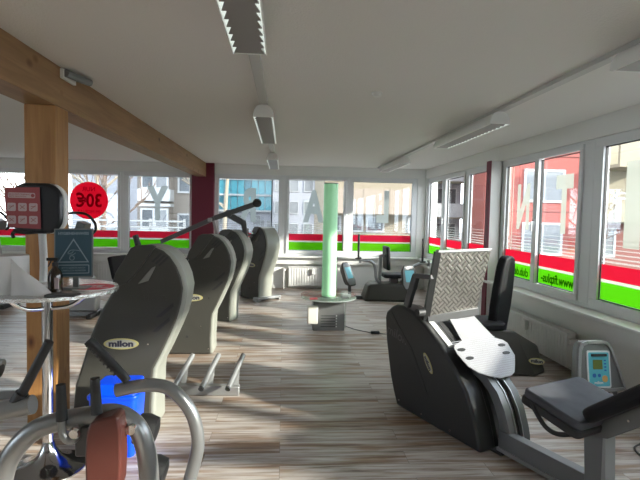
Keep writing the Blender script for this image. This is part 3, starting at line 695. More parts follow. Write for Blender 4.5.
bm = B(); Tq = Tp @ Matrix.Translation((0, 0, .0018))
obj('headline_field', prism(bm, rrect(.145, .03, .008, cx=-.01, cy=.070), 0, .0006, Tq, 'xy'), M['posterl'], r)
for i in range(3):
    for j in range(2): obj('pictogram_field', prism(B(), rrect(.046, .046, .008, cx=-.064+.058*i, cy=.004-.072*j), 0, .0006, Tq, 'xy'), M['posterl'], r)
bm = B(); Tq = Tp @ Matrix.Translation((0, 0, .0032)); text(bm, 'NACH DEM TRAINING', .0115, Tq @ Matrix.Translation((-.022, .075, 0)), .0003); text(bm, 'BITTE BEACHTEN', .0115, Tq @ Matrix.Translation((-.03, .063, 0)), .0003)
lathe(bm, [(.010, 0), (.010, .0005)], (.05, .07, 0), 20, T=Tq)
for i in range(3):
    for j in range(2):
        cx, cy = -.064+.058*i, .004-.072*j
        for P in ([(-.012, -.01), (.012, .01)], [(-.012, .01), (.012, -.01)] if (i+j) % 2 else [(-.012, .004), (.012, .004)]): tube(bm, [Tq @ V((cx+p[0], cy+p[1], 0)) for p in P], .0014, 6)
obj('notice_print', bm, M['posterr'], r)

# ------------------------------------------------------------------ machines half hidden behind the table
def cross_trainer(label, x, y, sc=1.):
    r = root('cross_trainer', label, 'exercise machine', (x, y, 0))
    def p(a, b, c): return (x+a, y+b, c)
    obj('base_frame', box(B(), x-.5, x+.25, y-.04, y+.04, 0, .07), M['silver'], r, bevel=.01)
    obj('rear_foot', box(B(), x-.5, x-.43, y-.25, y+.25, 0, .06), M['rubber'], r, bevel=.01); obj('front_foot', box(B(), x+.18, x+.25, y-.25, y+.25, 0, .06), M['rubber'], r, bevel=.01)
    obj('flywheel_cover', prism(B(), [(x-.15, .07), (x+.25, .07), (x+.27, .3), (x+.2, .55), (x+.05, .62), (x-.1, .45)], y-.09, y+.09), M['silver'], r, bevel=.03)
    obj('mast', bar(B(), p(.1, 0, .5), p(.0, 0, 1.22), .06, .07), M['silver'], r, bevel=.01)
    obj('console', hull(B(), [p(-.03, -.12, 1.20), p(.10, -.12, 1.16), p(.12, -.12, 1.30), p(.02, -.12, 1.34)], [p(-.03, .12, 1.20), p(.10, .12, 1.16), p(.12, .12, 1.30), p(.02, .12, 1.34)]), M['dgrey'], r, bevel=.01)
    obj('handlebar', tube(B(), [p(.22, -.1, 1.17), p(.26, -.1, 1.23), p(.24, -.1, 1.33), p(.12, -.1, 1.44), p(-.1, -.1, 1.44), p(-.2, -.1, 1.34), p(-.24, -.1, 1.22)], .018), M['rubber'], r)
    obj('saddle', prism(B(), rrect(.3, .26, .07, cx=x-.42, cy=y), .68, .75, plane='xy'), M['pad'], r, bevel=.02)
    obj('saddle_post', bar(B(), p(-.38, 0, .05), p(-.42, 0, .68), .05, .05), M['silver'], r)
    return r
cross_trainer('exercise bike behind the sign with an arched black handlebar', -2.85, 6.95)
cross_trainer('exercise bike by the far left windows, mostly outside the left edge', -4.35, 7.6)
r = root('leg_curl_bench', 'black and silver bench partly visible at the left edge behind the post', 'exercise machine', (-2.2, 3.9, 0))
obj('base_frame', box(B(), -2.6, -1.98, 3.86, 3.94, 0, .07), M['silver'], r, bevel=.01)
obj('post', bar(B(), (-2.42, 3.9, .05), (-2.42, 3.9, .95), .07, .07), M['silver'], r, bevel=.01)
obj('hook_handle', tube(B(), [(-2.42, 3.9, .63), (-2.34, 3.82, .62), (-2.27, 3.82, .62), (-2.235, 3.82, .65), (-2.235, 3.82, .72), (-2.245, 3.82, .76)], .025), M['rubber'], r)
bm = B(); lathe(bm, [(.04, -.09), (.05, -.08), (.05, .08), (.04, .09)], n=22, T=frame((-2.16, 3.7, .34), (0, 1, 0), (.2, 0, 1)))
obj('roller', bm, M['silver'], r); bm = B(); lathe(bm, [(.03, -.03), (.055, -.02), (.055, .02), (.03, .03)], n=22, T=frame((-2.10, 3.68, .29), (0, 1, 0), (.2, 0, 1))); obj('roller_end', bm, M['rubber'], r)
obj('lever', tube(B(), [(-2.42, 3.9, .30), (-2.25, 3.75, .44), (-2.12, 3.7, .52)], .017), M['rubber'], r)
obj('roller_arm', bar(B(), (-2.42, 3.9, .3), (-2.16, 3.72, .34), .03, .03), M['silver'], r)
obj('seat', prism(B(), rrect(.3, .5, .05, cx=-2.48, cy=4.0), .9, .97, plane='xy'), M['pad'], r, bevel=.02)

# ------------------------------------------------------------------ centre kiosk with the light column
KX, KY = .61, 6.27
r = root('service_kiosk', 'grey floor pedestal with a round clear acrylic shelf below the green light column', 'kiosk', (KX, KY, 0), radians(-3))
obj('pedestal', box(B(), KX-.21, KX+.20, KY-.15, KY+.2, 0, .385), M['grey'], r, bevel=.006)
bm = B()
for k in range(5): box(bm, KX-.11, KX+.10, KY-.152, KY-.148, .05+.035*k, .058+.035*k)
obj('vent_slots', bm, M['gasket'], r)
bm = B()
for k in range(5): box(bm, KX+.085, KX+.10, KY-.156, KY-.151, .048+.035*k, .060+.035*k)
obj('slot_clips', bm, M['white'], r)
obj('top_disc', lathe(B(), [(.23, .385), (.24, .39), (.23, .40)], (KX, KY, 0), 48), M['dgrey'], r)
obj('acrylic_shelf', lathe(B(), [(.36, .405), (.365, .41), (.365, .418), (.36, .42)], (KX, KY, 0), 56), M['acrylw'], r)
bm = B(); lathe(bm, [(.352, .42), (.365, .42), (.365, .455), (.352, .455)], (KX, KY, 0), 56); obj('acrylic_rim', bm, M['acryl'], r)
obj('acrylic_post', box(B(), KX+.215, KX+.235, KY-.02, KY+.0, 0, .405), M['acryl'], r)
r = root('light_column', 'tall glowing mint green round light column on the kiosk', 'light column', (KX, KY, .42))
bm = B(); tube(bm, [(KX, KY, .43), (KX, KY, 1.90)], .094, 40, smooth=False); obj('tube', bm, M['mint'], r)
obj('top_cap', lathe(B(), [(.09, 1.90), (.096, 1.903), (.096, 1.915), (.03, 1.92)], (KX, KY, 0), 40), M['grey'], r); obj('base_ring', lathe(B(), [(.11, .42), (.11, .43), (.1, .433)], (KX, KY, 0), 40), M['grey'], r)
r = root('wipes_dispenser', 'small cream box fixed to the left side of the grey kiosk pedestal', 'dispenser', (KX-.25, KY-.2, .12))
obj('box', box(B(), KX-.285, KX-.155, KY-.245, KY-.15, .105, .325), M['cream'], r, bevel=.012); obj('lid', box(B(), KX-.287, KX-.153, KY-.247, KY-.15, .3, .33), M['cream'], r, bevel=.01)
for i, (x, y, cl, nm, lab) in enumerate(((.40, 6.1, 'flyr', 'leaflet', 'small reddish leaflet on the left of the clear kiosk shelf'), (.82, 6.2, 'rubber', 'leaflet', 'small dark card on the right of the clear kiosk shelf'))):
    thing(nm, box(B(), x-.05, x+.05, y-.07, y+.07, .42, .423), M[cl], lab, 'leaflet', (x, y, .42))
bm = B(); tube(bm, [(.84, 6.35, .012), (.95, 6.18, .006), (1.08, 6.05, .006), (1.18, 5.98, .006), (1.42, 5.93, .006), (1.7, 6.1, .006)], .005, 8)
o = thing('power_cable', bm, M['grey'], 'thin grey power cable lying on the floor right of the kiosk', 'cable', (1.1, 6.0, 0))
obj('plug', box(B(), 1.13, 1.24, 5.945, 5.99, 0, .035), M['rubber'], o, bevel=.008)

# ------------------------------------------------------------------ machine in the back corner
r = root('adductor_machine', 'low dark seat machine with curved silver arms in the back right corner', 'exercise machine', (1.95, 8.5, 0))
bm = B(); ring0 = [(1.42, 8.22), (2.3, 8.18), (2.36, 8.5), (2.3, 8.85), (1.5, 8.85), (1.40, 8.55)]
hull(bm, [(x, y, 0) for x, y in ring0], [((x-1.9)*.8+1.9, (y-8.52)*.8+8.52, .30) for x, y in ring0]); obj('base_cover', bm, M['shell'], r, bevel=.05)
obj('floor_rail', box(B(), .95, 1.45, 8.46, 8.54, .0, .06), M['dgrey'], r, bevel=.01)
obj('seat', prism(B(), rrect(.42, .4, .06, cx=2.0, cy=8.5), .40, .47, plane='xy'), M['pad'], r, bevel=.02)
obj('seat_post', box(B(), 1.93, 2.07, 8.44, 8.56, .28, .41), M['dgrey'], r)
obj('back_post', bar(B(), (1.74, 8.5, .28), (1.75, 8.5, .80), .06, .05), M['silver'], r, bevel=.01)
obj('back_bracket', bar(B(), (1.75, 8.5, .78), (1.86, 8.5, .80), .04, .05), M['silver'], r)
obj('backrest', hull(B(), [(1.83, 8.30, .54), (1.90, 8.30, .54), (1.88, 8.30, .96), (1.81, 8.30, .96)], [(1.83, 8.68, .54), (1.90, 8.68, .54), (1.88, 8.68, .96), (1.81, 8.68, .96)]), M['pad'], r, bevel=.03)
for sgn, P in ((0, [(1.74, 8.42, .29), (1.64, 8.3, .40), (1.61, 8.25, .56), (1.56, 8.2, .68), (1.45, 8.2, .72), (1.33, 8.2, .735)]),
               (1, [(2.15, 8.6, .30), (2.25, 8.5, .45), (2.32, 8.5, .55), (2.42, 8.5, .63), (2.52, 8.5, .66), (2.63, 8.5, .66)])):
    a = obj('arm', tube(B(), P, .026), M['silver'], r)
    e = V(P[-1]); obj('arm_end', box(B(), e.x-.02, e.x+.02, e.y-.025, e.y+.025, e.z-.055, e.z+.055), M['grey'], a, bevel=.006)
    gx = e.x+(-.03 if sgn == 0 else -.11)
    obj('grip', tube(B(), [(gx, e.y, e.z+.03), (gx, e.y, e.z+.44)], .019), M['rubber'], a); obj('grip_plate', box(B(), gx-.05, gx+.05, e.y-.03, e.y+.03, e.z+.01, e.z+.035), M['rubber'], a)
def console(r, c, tilt, w=.2, h=.26, rz=0.):
    T = Matrix.Translation(c) @ Matrix.Rotation(rz, 4, 'Z') @ Matrix.Rotation(tilt, 4, 'X')
    P = [(-w*.5, -h*.3), (-w*.38, -h*.5), (w*.38, -h*.5), (w*.5, -h*.3), (w*.46, h*.3), (w*.3, h*.5), (-w*.3, h*.5), (-w*.46, h*.3)]
    o = obj('console', hull(B(), [T @ V((x*.6, y*.7, -.11)) for x, y in P], [T @ V((x, y, 0)) for x, y in P]), M['shell'], r, bevel=.02)
    obj('console_face', prism(B(), [(x*.88, y*.88) for x, y in P], 0, .008, T, 'xy'), M['grey'], o, bevel=.004)
    obj('console_screen', prism(B(), rrect(w*.55, h*.45, .01, cy=.02), .008, .010, T, 'xy'), M['screen'], o)
    return o
obj('console_post', tube(B(), [(1.2, 8.5, .03), (1.2, 8.5, .34)], .03), M['dgrey'], r)
console(r, V((1.17, 8.40, .46)), radians(66), .30, .46, radians(50))
r = root('small_control_console', 'grey rounded control console with a lit cyan screen behind the leg press frame', 'console', (2.16, 7.3, 0))
obj('console_post', tube(B(), [(1.98, 7.34, .0), (1.98, 7.34, .50)], .03), M['dgrey'], r); obj('console_foot', lathe(B(), [(.14, 0), (.14, .02), (.04, .04)], (1.98, 7.34, 0), 28), M['dgrey'], r)
console(r, V((1.95, 7.22, .56)), radians(74), .29, .40, radians(18))

# ------------------------------------------------------------------ leg press in front
DU, DV, O0 = V((.4009, -.9161, 0)), V((.9161, .4009, 0)), V((.92, 3.69, 0))
def G(u, w, z): return O0+DU*u+DV*w+V((0, 0, z))
def gp(bm, pts, w0, w1): return hull(bm, [G(u, w0, z) for u, z in pts], [G(u, w1, z) for u, z in pts])
r = root('leg_press', 'large dark leg press machine with a silver tread plate footrest and reclined seat', 'exercise machine', O0)
SH = [(0, 0), (-.05, .1), (-.095, .212), (-.163, .483), (-.186, .669), (-.17, .72), (-.095, .777), (-.04, .80), (.03, .803), (.169, .779), (.31, .709), (.475, .603), (.629, .470), (.735, .356), (.813, .198), (.85, .09), (.874, 0)]
obj('side_shell', gp(B(), SH, 0, .15), M['shelld'], r, bevel=.018)
SI = [(u-.0 if u < .3 else u-.01, max(z-.012, 0)) for u, z in SH]
obj('inner_cover', gp(B(), SI, .15, .19), M['shelld'], r, bevel=.004)
CV = [(0, 0), (-.06, .1), (-.15, .48), (-.15, .68), (.0, .77), (.17, .75), (.31, .69), (.47, .585), (.60, .49), (.70, .40), (.76, .25), (.78, 0)]
obj('rounded_cover', gp(B(), CV, .19, .46), M['dgrey'], r, bevel=.02)
obj('white_stripe', hull(B(), [G(.21, .055, .764), G(.21, .10, .766), G(.50, .10, .583), G(.50, .055, .583)], [G(.21, .055, .774), G(.21, .10, .776), G(.50, .10, .597), G(.50, .055, .597)]), M['white'], r)
obj('slot', hull(B(), [G(.23, .13, .752), G(.23, .175, .752), G(.53, .175, .558), G(.53, .13, .558)], [G(.23, .13, .764), G(.23, .175, .764), G(.53, .175, .570), G(.53, .13, .570)]), M['gasket'], r)
bm = B(); text(bm, 'milon', .105, frame(G(-.02, -.0005, .56), DU+V((0, 0, -.18)), (0, 0, 1)), .0015, 1.1); obj('embossed_lettering', bm, M['emb'], r)
T = frame(G(.36, -.001, .44), DU*.60+V((0, 0, -.8)), V((0, 0, .6))+DU*.8)
W_ = W[r.name].inverted()
badge(r, W_ @ T, .16, .05)
bm = B()
for u, z in ((.03, .05), (.3, .04), (.60, .04)): lathe(bm, [(.007, 0), (.006, .003)], n=10, T=frame(G(u, 0, z), DU, (0, 0, 1)))
obj('screws', bm, M['chrome'], r)
bm = B(); ridge = [(-.10, .74), (-.02, .66), (.05, .60), (.17, .50), (.27, .36), (.36, .22), (.36, .20), (.25, .34), (.15, .47), (.03, .575), (-.04, .64), (-.12, .70)]
gp(bm, ridge, -.004, .004); obj('raised_ridge', bm, M['shelld'], r, bevel=.003)
# curved twin rail
def rail(w0, w1, off, m, nm):
    P = [(.62, .44), (.70, .41), (.78, .36), (.84, .28), (.88, .18), (.895, .10), (.90, .0)]
    Q = [(.70+off*.6, .478+off), (.775+off*.7, .438+off*.8), (.86+off*.8, .37+off*.6), (.925+off, .27+off*.3), (.965+off, .16), (.98+off, .10), (.985+off, .0)]
    bm = B()
    va = [(bm.verts.new(G(a, w0, b)), bm.verts.new(G(a, w1, b))) for a, b in P]; vb = [(bm.verts.new(G(a, w0, b)), bm.verts.new(G(a, w1, b))) for a, b in Q]
    for i in range(len(P)-1):
        bm.faces.new([va[i][0], va[i+1][0], vb[i+1][0], vb[i][0]]); bm.faces.new([va[i][1], vb[i][1], vb[i+1][1], va[i+1][1]])
        bm.faces.new([va[i][0], va[i][1], va[i+1][1], va[i+1][0]]); bm.faces.new([vb[i][0], vb[i+1][0], vb[i+1][1], vb[i][1]])
    bm.faces.new([va[0][0], vb[0][0], vb[0][1], va[0][1]]); bm.faces.new([va[-1][0], va[-1][1], vb[-1][1], vb[-1][0]])
    return obj(nm, bm, m, r)
rail(.15, .205, 0, M['grey'], 'rail'); rail(.205, .212, .006, M['silver'], 'rail_edge'); rail(.212, .262, -.02, M['gasket'], 'rail_channel'); rail(.262, .269, .006, M['silver'], 'rail_edge'); rail(.269, .33, 0, M['dgrey'], 'rail')
# tread plate
PB = [G(.27, .05, .765), G(.33, .50, .81), G(.441, .50, 1.262), G(.366, .05, 1.249)]
ex = (PB[1]-PB[0]); ey = (PB[3]-PB[0]); nz = ex.cross(ey).normalized()
bm = B(); vs = [bm.verts.new(p) for p in PB]; bk = [bm.verts.new(p-nz*.02) for p in PB]
f = bm.faces.new(vs); bm.faces.new(bk[::-1])
for i in range(4): bm.faces.new([vs[i], bk[i], bk[(i+1) % 4], vs[(i+1) % 4]])
uv = bm.loops.layers.uv.new('UVMap')
for ff in bm.faces:
    for l in ff.loops: q = l.vert.co-PB[0]; l[uv].uv = (q.dot(ex.normalized()), q.dot(ey.normalized()))
obj('tread_plate', bm, M['diamond'], r, label='silver tread plate footrest')
obj('plate_side', bar(B(), PB[0]-ex*.01-ey.normalized()*.06, PB[3]-ex*.01, .05, .03), M['shelld'], r, bevel=.004)
obj('plate_bottom_rail', bar(B(), PB[0]-ey.normalized()*.03, PB[1]-ey.normalized()*.03, .05, .06), M['dgrey'], r, bevel=.004)
obj('plate_top_rail', bar(B(), PB[3]-nz*.014, PB[2]-nz*.014, .04, .02), M['silver'], r, bevel=.003)
bm = B(); bar(bm, G(.06, 0.03, .80), G(.155, .03, 1.05), .04, .055); bar(bm, G(.135, .03, 1.05), G(.34, .03, 1.065), .04, .035); obj('plate_bracket', bm, M['dgrey'], r, bevel=.006)
bm = B(); bar(bm, G(.10, .25, .76), G(.2, .25, .98), .04, .05); bar(bm, G(.18, .25, .98), G(.34, .25, .98), .04, .03); obj('plate_bracket', bm, M['rubber'], r, bevel=.006)
bm = B(); lathe(bm, [(.028, 0), (.028, .06)], n=20, T=frame(G(.29, -.0, .80), DU, (0, 0, 1))); obj('pivot_cap', bm, M['rubber'], r)
# white perforated mat
MP = [(.301, .239), (.290, .30), (.300, .315), (.282, .33), (.27, .46), (.29, .49), (.416, .487), (.52, .49), (.545, .545), (.575, .562), (.68, .52), (.738, .454), (.79, .39), (.812, .33), (.812, .23), (.79, .16), (.75, .09), (.70, .05), (.60, .045), (.55, .06), (.53, .085), (.507, .175)]
def mz(u): return .732-(u-.301)*(.732-.438)/(.806-.301)+.004
bm = B(); hull(bm, [G(u, w, mz(u)) for u, w in MP], [G(u, w, mz(u)+.006) for u, w in MP])
mt = thing('perforated_mat', bm, M['matw'], 'white perforated rubber mat draped over the leg press rail', 'mat', G(.55, .3, .6))
bm = B()
for k in range(34):
    u = .29+k*.0155
    lo, hi = (.25, .47) if u < .50 else (.075, .50)
    if u > .7: lo, hi = .075+(u-.7)*1.0, .50-(u-.7)*1.6
    n = int((hi-lo)/.0165)
    hull(bm, [G(u, lo, mz(u)+.0058), G(u+.002, lo, mz(u+.002)+.0058), G(u+.002, hi, mz(u+.002)+.0058), G(u, hi, mz(u)+.0058)], [G(u, lo, mz(u)+.007), G(u+.002, lo, mz(u+.002)+.007), G(u+.002, hi, mz(u+.002)+.007), G(u, hi, mz(u)+.007)])
for k in range(26):
    w = .08+k*.0165; u0 = .29 if .25 < w < .47 else .53; u1 = .80 if .2 < w < .36 else .70
    hull(bm, [G(u0, w, mz(u0)+.0058), G(u0, w+.002, mz(u0)+.0058), G(u1, w+.002, mz(u1)+.0058), G(u1, w, mz(u1)+.0058)], [G(u0, w, mz(u0)+.007), G(u0, w+.002, mz(u0)+.007), G(u1, w+.002, mz(u1)+.007), G(u1, w, mz(u1)+.007)])
obj('mat_grooves', bm, M['matl'], mt)
for u, w in ((.575, .105), (.645, .115), (.585, .49), (.65, .465)):
    P = [(u+.013*cos(a*pi/6), w+.038*sin(a*pi/6)) for a in range(12)]; obj('slot_hole', hull(B(), [G(a, b, mz(a)+.0055) for a, b in P], [G(a, b, mz(a)+.0076) for a, b in P]), M['gasket'], mt)
# beam, seat post, seat
def gbox(u0, u1, w0, w1, z0, z1): return hull(B(), [G(u0, w0, z0), G(u1, w0, z0), G(u1, w1, z0), G(u0, w1, z0)], [G(u0, w0, z1), G(u1, w0, z1), G(u1, w1, z1), G(u0, w1, z1)])
obj('base_beam', gbox(.90, 1.95, .13, .20, .03, .14), M['grey'], r, bevel=.004)
obj('beam_skirt', gbox(.90, 1.95, .118, .212, .012, .035), M['silver'], r)
obj('rubber_foot', gbox(1.8, 1.9, .08, .26, 0, .014), M['rubber'], r); obj('rubber_foot', gbox(.8, .95, .10, .26, 0, .014), M['rubber'], r)
obj('seat_post', gp(B(), [(1.49, .03), (1.575, .03), (1.57, .39), (1.55, .47), (1.47, .47), (1.47, .33)], .12, .20), M['grey'], r, bevel=.004)
obj('post_lit_face', gp(B(), [(1.575, .03), (1.60, .03), (1.585, .385), (1.57, .385)], .12, .205), M['silver'], r)  # narrow face of the post, its light put in as paler silver
obj('backrest_arm', hull(B(), [G(1.50, .11, .36), G(1.60, .11, .39), G(2.1, .11, .80), G(2.08, .11, .90), G(1.5, .11, .455)], [G(1.50, .21, .36), G(1.60, .21, .39), G(2.1, .21, .80), G(2.08, .21, .90), G(1.5, .21, .455)]), M['grey'], r, bevel=.005)
bm = B()
for u, z in ((1.70, .525), (1.78, .585)): lathe(bm, [(.008, 0), (.006, .008)], n=12, T=frame(G(u, .11, z), DU, (0, 0, 1)))
obj('arm_bolts', bm, M['chrome'], r)
TS = frame(G(1.395, .165, .475), DU*1-V((0, 0, .22)), DV)
obj('seat_shell', prism(B(), rrect(.36, .50, .035), -.035, .012, TS, 'xy'), M['rubber'], r, bevel=.012)
obj('seat', prism(B(), rrect(.35, .49, .035), .006, .055, TS, 'xy'), M['greypad'], r, bevel=.014, label='worn grey blue seat cushion')
# backrest pad: thick, reclined
TB = frame(G(1.875, .165, .745), DU*1+V((0, 0, .82)), DV)
obj('backrest', prism(B(), rrect(.80, .48, .09, 8), -.02, .055, TB, 'xy'), M['pad'], r, bevel=.025)
obj('seat_handle', tube(B(), [G(1.30, -.085, .50), G(1.33, -.085, .46), G(1.39, -.085, .405), G(1.46, -.08, .395), G(1.53, -.04, .42), G(1.56, .05, .44)], .0125), M['rubber'], r)
bm = B()
for k in range(4): bar(bm, G(1.36+.03*k, .42+.0*k, .48), G(1.375+.03*k, .47, .50), .012, .012)
obj('seat_adjuster', bm, M['chrome'], r)

bm = B(); tube(bm, [G(1.03, .23, .10), G(1.1, .26, .03), G(1.25, .26, .008), G(1.5, .30, .008), G(1.7, .5, .008), G(1.62, .75, .008), G(1.3, .95, .008), G(1.25, 1.1, .008)], .006, 8)
thing('floor_cable', bm, M['dgrey'], 'dark cable running on the floor behind the leg press seat', 'cable', G(1.3, .3, 0))
# console stand by the wall
r = root('control_panel', 'grey arched control panel with a small LCD and cyan foil beside the seat', 'control panel', (2.38, 3.4, 0))
T = frame((2.39, 3.40, .40), (1, .12, .02), (-.02, .18, 1))
PO = [(-.20, -.19), (.22, -.19), (.17, .0), (.125, .14), (.10, .175), (.06, .19), (-.09, .195), (-.135, .18), (-.155, .14), (-.18, .0)]
o = obj('panel_body', prism(B(), PO, -.08, 0, T, 'xy'), M['grey'], r, bevel=.02)
PR = [(x*.87, y*.87) for x, y in PO]
bm = B(); ring2(bm, PO, PR, T, .012); obj('panel_rim', bm, M['silver'], r, bevel=.003)
bm = B(); Tc = T @ Matrix.Translation((-.005, -.02, 0)) @ Matrix.Rotation(radians(-3), 4, 'Z'); prism(bm, rrect(.20, .275, .015), 0, .008, Tc, 'xy'); f1 = obj('foil_frame', bm, M['white'], r)
obj('foil', prism(B(), rrect(.175, .25, .01), .008, .010, Tc, 'xy'), M['scr'], f1)
obj('lcd', prism(B(), rrect(.08, .07, .004, cx=-.012, cy=.035), .010, .0125, Tc, 'xy'), M['lcd'], f1)
for w_, h_, cx, cy in [(.018, .012, .052, .065-.024*k) for k in range(4)]+[(.03, .03, -.045, -.045), (.026, .026, -.002, -.045)]: obj('button', prism(B(), rrect(w_, h_, .0055 if w_ < .02 else .0125, cx=cx, cy=cy), .010, .012, Tc, 'xy'), M['btn'], f1)
bm = B(); prism(bm, rrect(.045, .05, .02, cx=.045, cy=-.07), .010, .012, Tc, 'xy'); obj('orange_button', bm, M['orange'], f1)
bm = B(); text(bm, 'milon', .028, Tc @ Matrix.Translation((-.01, -.098, .0112)), .0005, 1.2, .0006); obj('foil_lettering', bm, M['white'], f1)
bm = B(); prism(bm, rrect(.13, .02, .005, cy=.105), .010, .02, Tc, 'xy'); obj('card_slot', bm, M['gasket'], f1)
obj('panel_foot', hull(B(), [(2.16, 3.38, 0), (2.58, 3.42, 0), (2.58, 3.56, 0), (2.16, 3.52, 0)], [(2.19, 3.38, .22), (2.57, 3.42, .22), (2.57, 3.50, .22), (2.19, 3.46, .22)]), M['grey'], r, bevel=.01)

# ------------------------------------------------------------------ machine by the right wall
r = root('seated_machine', 'dark seated machine with a tall black backrest in front of the right radiator', 'exercise machine', (2.25, 4.6, 0))
bm = B(); a = [(1.75, 4.40, 0), (2.42, 4.32, 0), (2.59, 4.45, 0), (2.60, 5.0, 0), (1.75, 5.1, 0)]; b = [(1.85, 4.48, .45), (2.24, 4.44, .43), (2.53, 4.50, .25), (2.53, 4.95, .25), (1.85, 4.98, .46)]
hull(bm, a, b); obj('base_cover', bm, M['shell'], r, bevel=.03)
T = frame((2.43, 4.345, .145), (1, .12, -.14), (-.0, .2, 1)); badge(r, W[r.name].inverted() @ T, .17, .06)
bm = B()
for k in range(4): box(bm, 2.17+.03*k, 2.185+.03*k, 4.46, 4.50, .375-.01*k, .392-.01*k)
obj('vent_slots', bm, M['rubber'], r)
obj('seat', prism(B(), rrect(.40, .42, .07, cx=1.97, cy=4.62), .42, .49, plane='xy'), M['pad'], r, bevel=.02)
obj('seat_post', box(B(), 1.92, 2.06, 4.56, 4.7, .36, .43), M['dgrey'], r)
bp = [(-.13, -.36), (-.06, -.41), (.06, -.41), (.13, -.36), (.15, -.10), (.145, .08), (.12, .30), (.09, .39), (.04, .41), (-.04, .41), (-.09, .39), (-.12, .30), (-.145, .08), (-.15, -.10)]
T = frame((2.185, 4.62, .725), (-.80, -.62, 0), (.17, -.0, 1))
bm = B(); hull(bm, [T @ V((x, y, -.05)) for x, y in bp], [T @ V((x, y, .04)) for x, y in bp]); pd = obj('backrest', bm, M['pad'], r, bevel=.022)
bm = B(); hull(bm, [T @ V((x*.5, y*.93, .03)) for x, y in bp], [T @ V((x*.42, y*.88, .052)) for x, y in bp]); obj('backrest_inset', bm, M['pad2'], pd, bevel=.008)
obj('back_post', bar(B(), (2.20, 4.70, .36), (2.24, 4.70, .70), .05, .07), M['dgrey'], r)

# ------------------------------------------------------------------ outdoors
GZ = -1.3
struct('ground', box(B(), -60, 60, YB+.6, 90, GZ-.3, GZ), M['asphalt'])
struct('ground', box(B(), XR+.6, 60, -60, YB+.6, GZ-.3, GZ), M['asphalt'])
def facade(r, m, x0, x1, y0, y1, z1): return obj('wall', box(B(), x0, x1, y0, y1, GZ, z1), m, r)
def win(r, x0, x1, z0, z1, y, g='wing', fr=.09, bars=1, div=0):
    bm = B(); box(bm, x0-fr, x1+fr, y-.06, y+.02, z0-fr, z0); box(bm, x0-fr, x1+fr, y-.06, y+.02, z1, z1+fr); box(bm, x0-fr, x0, y-.06, y+.02, z0, z1); box(bm, x1, x1+fr, y-.06, y+.02, z0, z1)
    for k in range(bars-1): c = x0+(x1-x0)*(k+1)/bars; box(bm, c-.04, c+.04, y-.06, y, z0, z1)
    o = obj('window', bm, M['whfr'], r); obj('pane', box(B(), x0, x1, y-.03, y-.01, z0, z1), M[g], o)
# beige block with balcony band behind the back window
r = root('apartment_building', 'beige apartment block with a long cream balcony band behind the back windows', 'building', (4, 24, GZ))
facade(r, M['plbeige'], 1.9, 6.9, 22.4, 30, 9)
for zf in (.85, 3.68, 6.5):
    for x0, x1 in ((2.1, 2.6), (3.15, 3.65), (3.95, 4.65), (5.95, 6.5)): win(r, x0, x1, zf-.8+.75, zf+1.35-.75 if False else zf+.55, 22.4, 'wing', .09)
for z0 in (-1.25, 1.58, 4.4):
    bm = B(); box(bm, 1.9, 6.2, 21.0, 21.1, z0, z0+1.1)
    for k in range(4): box(bm, 2.3+k*1.18, 2.32+k*1.18, 20.985, 21.0, z0, z0+1.1)
    box(bm, 1.9, 2.0, 21.1, 22.4, z0, z0+1.1); box(bm, 6.1, 6.2, 21.1, 22.4, z0, z0+1.1); obj('balcony', bm, M['balc'], r)
    obj('balcony_slab', box(B(), 1.9, 6.2, 21.1, 22.4, z0-.05, z0+.1), M['plbeige'], r)
# white block + orange edge + glass hall
r = root('office_building', 'white office block with small windows behind the middle back window', 'building', (.5, 40, GZ))
facade(r, M['plwhite'], -.9, 2.8, 38, 48, 12)
for zf in range(5):
    for k in range(3): win(r, -.7+k*1.15, -.05+k*1.15, -.2+1.75*zf, .7+1.75*zf, 38, 'wing2', .05)
thing('orange_facade_panel', box(B(), 2.82, 3.4, 37.9, 46, GZ, 12), M['orangep'], 'tall orange facade strip beside the green column', 'building', (3, 38, GZ))
r = root('glass_building', 'building with a cyan glass curtain wall behind the back window', 'building', (-3.5, 42, GZ))
facade(r, M['plwhite'], -7.2, -1.05, 40.2, 50, 14)
cols = ['cyan', 'cyan2', 'cyan3', 'cyan', 'cyan', 'cyan2']
for zf in range(5):
    for k in range(11):
        x0 = -7.15+k*.56
        obj('glass_panel', box(B(), x0, x0+.50, 40.1, 40.19, 1.75+1.3*zf, 2.9+1.3*zf), M[random.choice(cols)], r)
for k in range(4):
    for z in (-.6, .6): win(r, -6.6+1.35*k, -6.0+1.35*k, z, z+.7, 40.2, 'wing2', .04)
bm = B(); [box(bm, -7.2, -1.05, 40.0, 40.2, 1.6+1.3*z, 1.75+1.3*z) for z in range(6)]; obj('floor_bands', bm, M['whfr'], r)
for zf in range(3):
    for k in range(2): win(r, -1.9+k*.5, -1.6+k*.5, -.1+1.8*zf, .9+1.8*zf, 40.2, 'wing2', .03)
# taupe block with white bays
r = root('old_apartment_building', 'taupe rendered apartment block with stacked white bay windows on the left', 'building', (-6.5, 28, GZ))
facade(r, M['plgrey'], -8.3, -4.2, 28, 31, 11)
for zf in (.45-2.45, .45, 2.65, 4.9):
    win(r, -5.95, -5.4, zf-.25+.25, zf+.85, 28, 'wing', .1)
    bm = B(); box(bm, -8.0, -6.25, 27.0, 28, zf-.6, zf+.05); obj('bay', bm, M['whfr'], r)
    win(r, -7.75, -7.2, zf+.15, zf+1.1, 27.1, 'wing', .1); win(r, -7.0, -6.45, zf+.15, zf+1.1, 27.1, 'wing2', .1)
    obj('bay_back', box(B(), -7.95, -6.3, 27.12, 28, zf, zf+1.5), M['plgrey'], r); obj('bay_lintel', box(B(), -8.0, -6.25, 27.0, 28, zf+1.3, zf+1.45), M['whfr'], r)
r = root('pale_building', 'pale grey house wall left of the taupe block', 'building', (-10.5, 34, GZ))
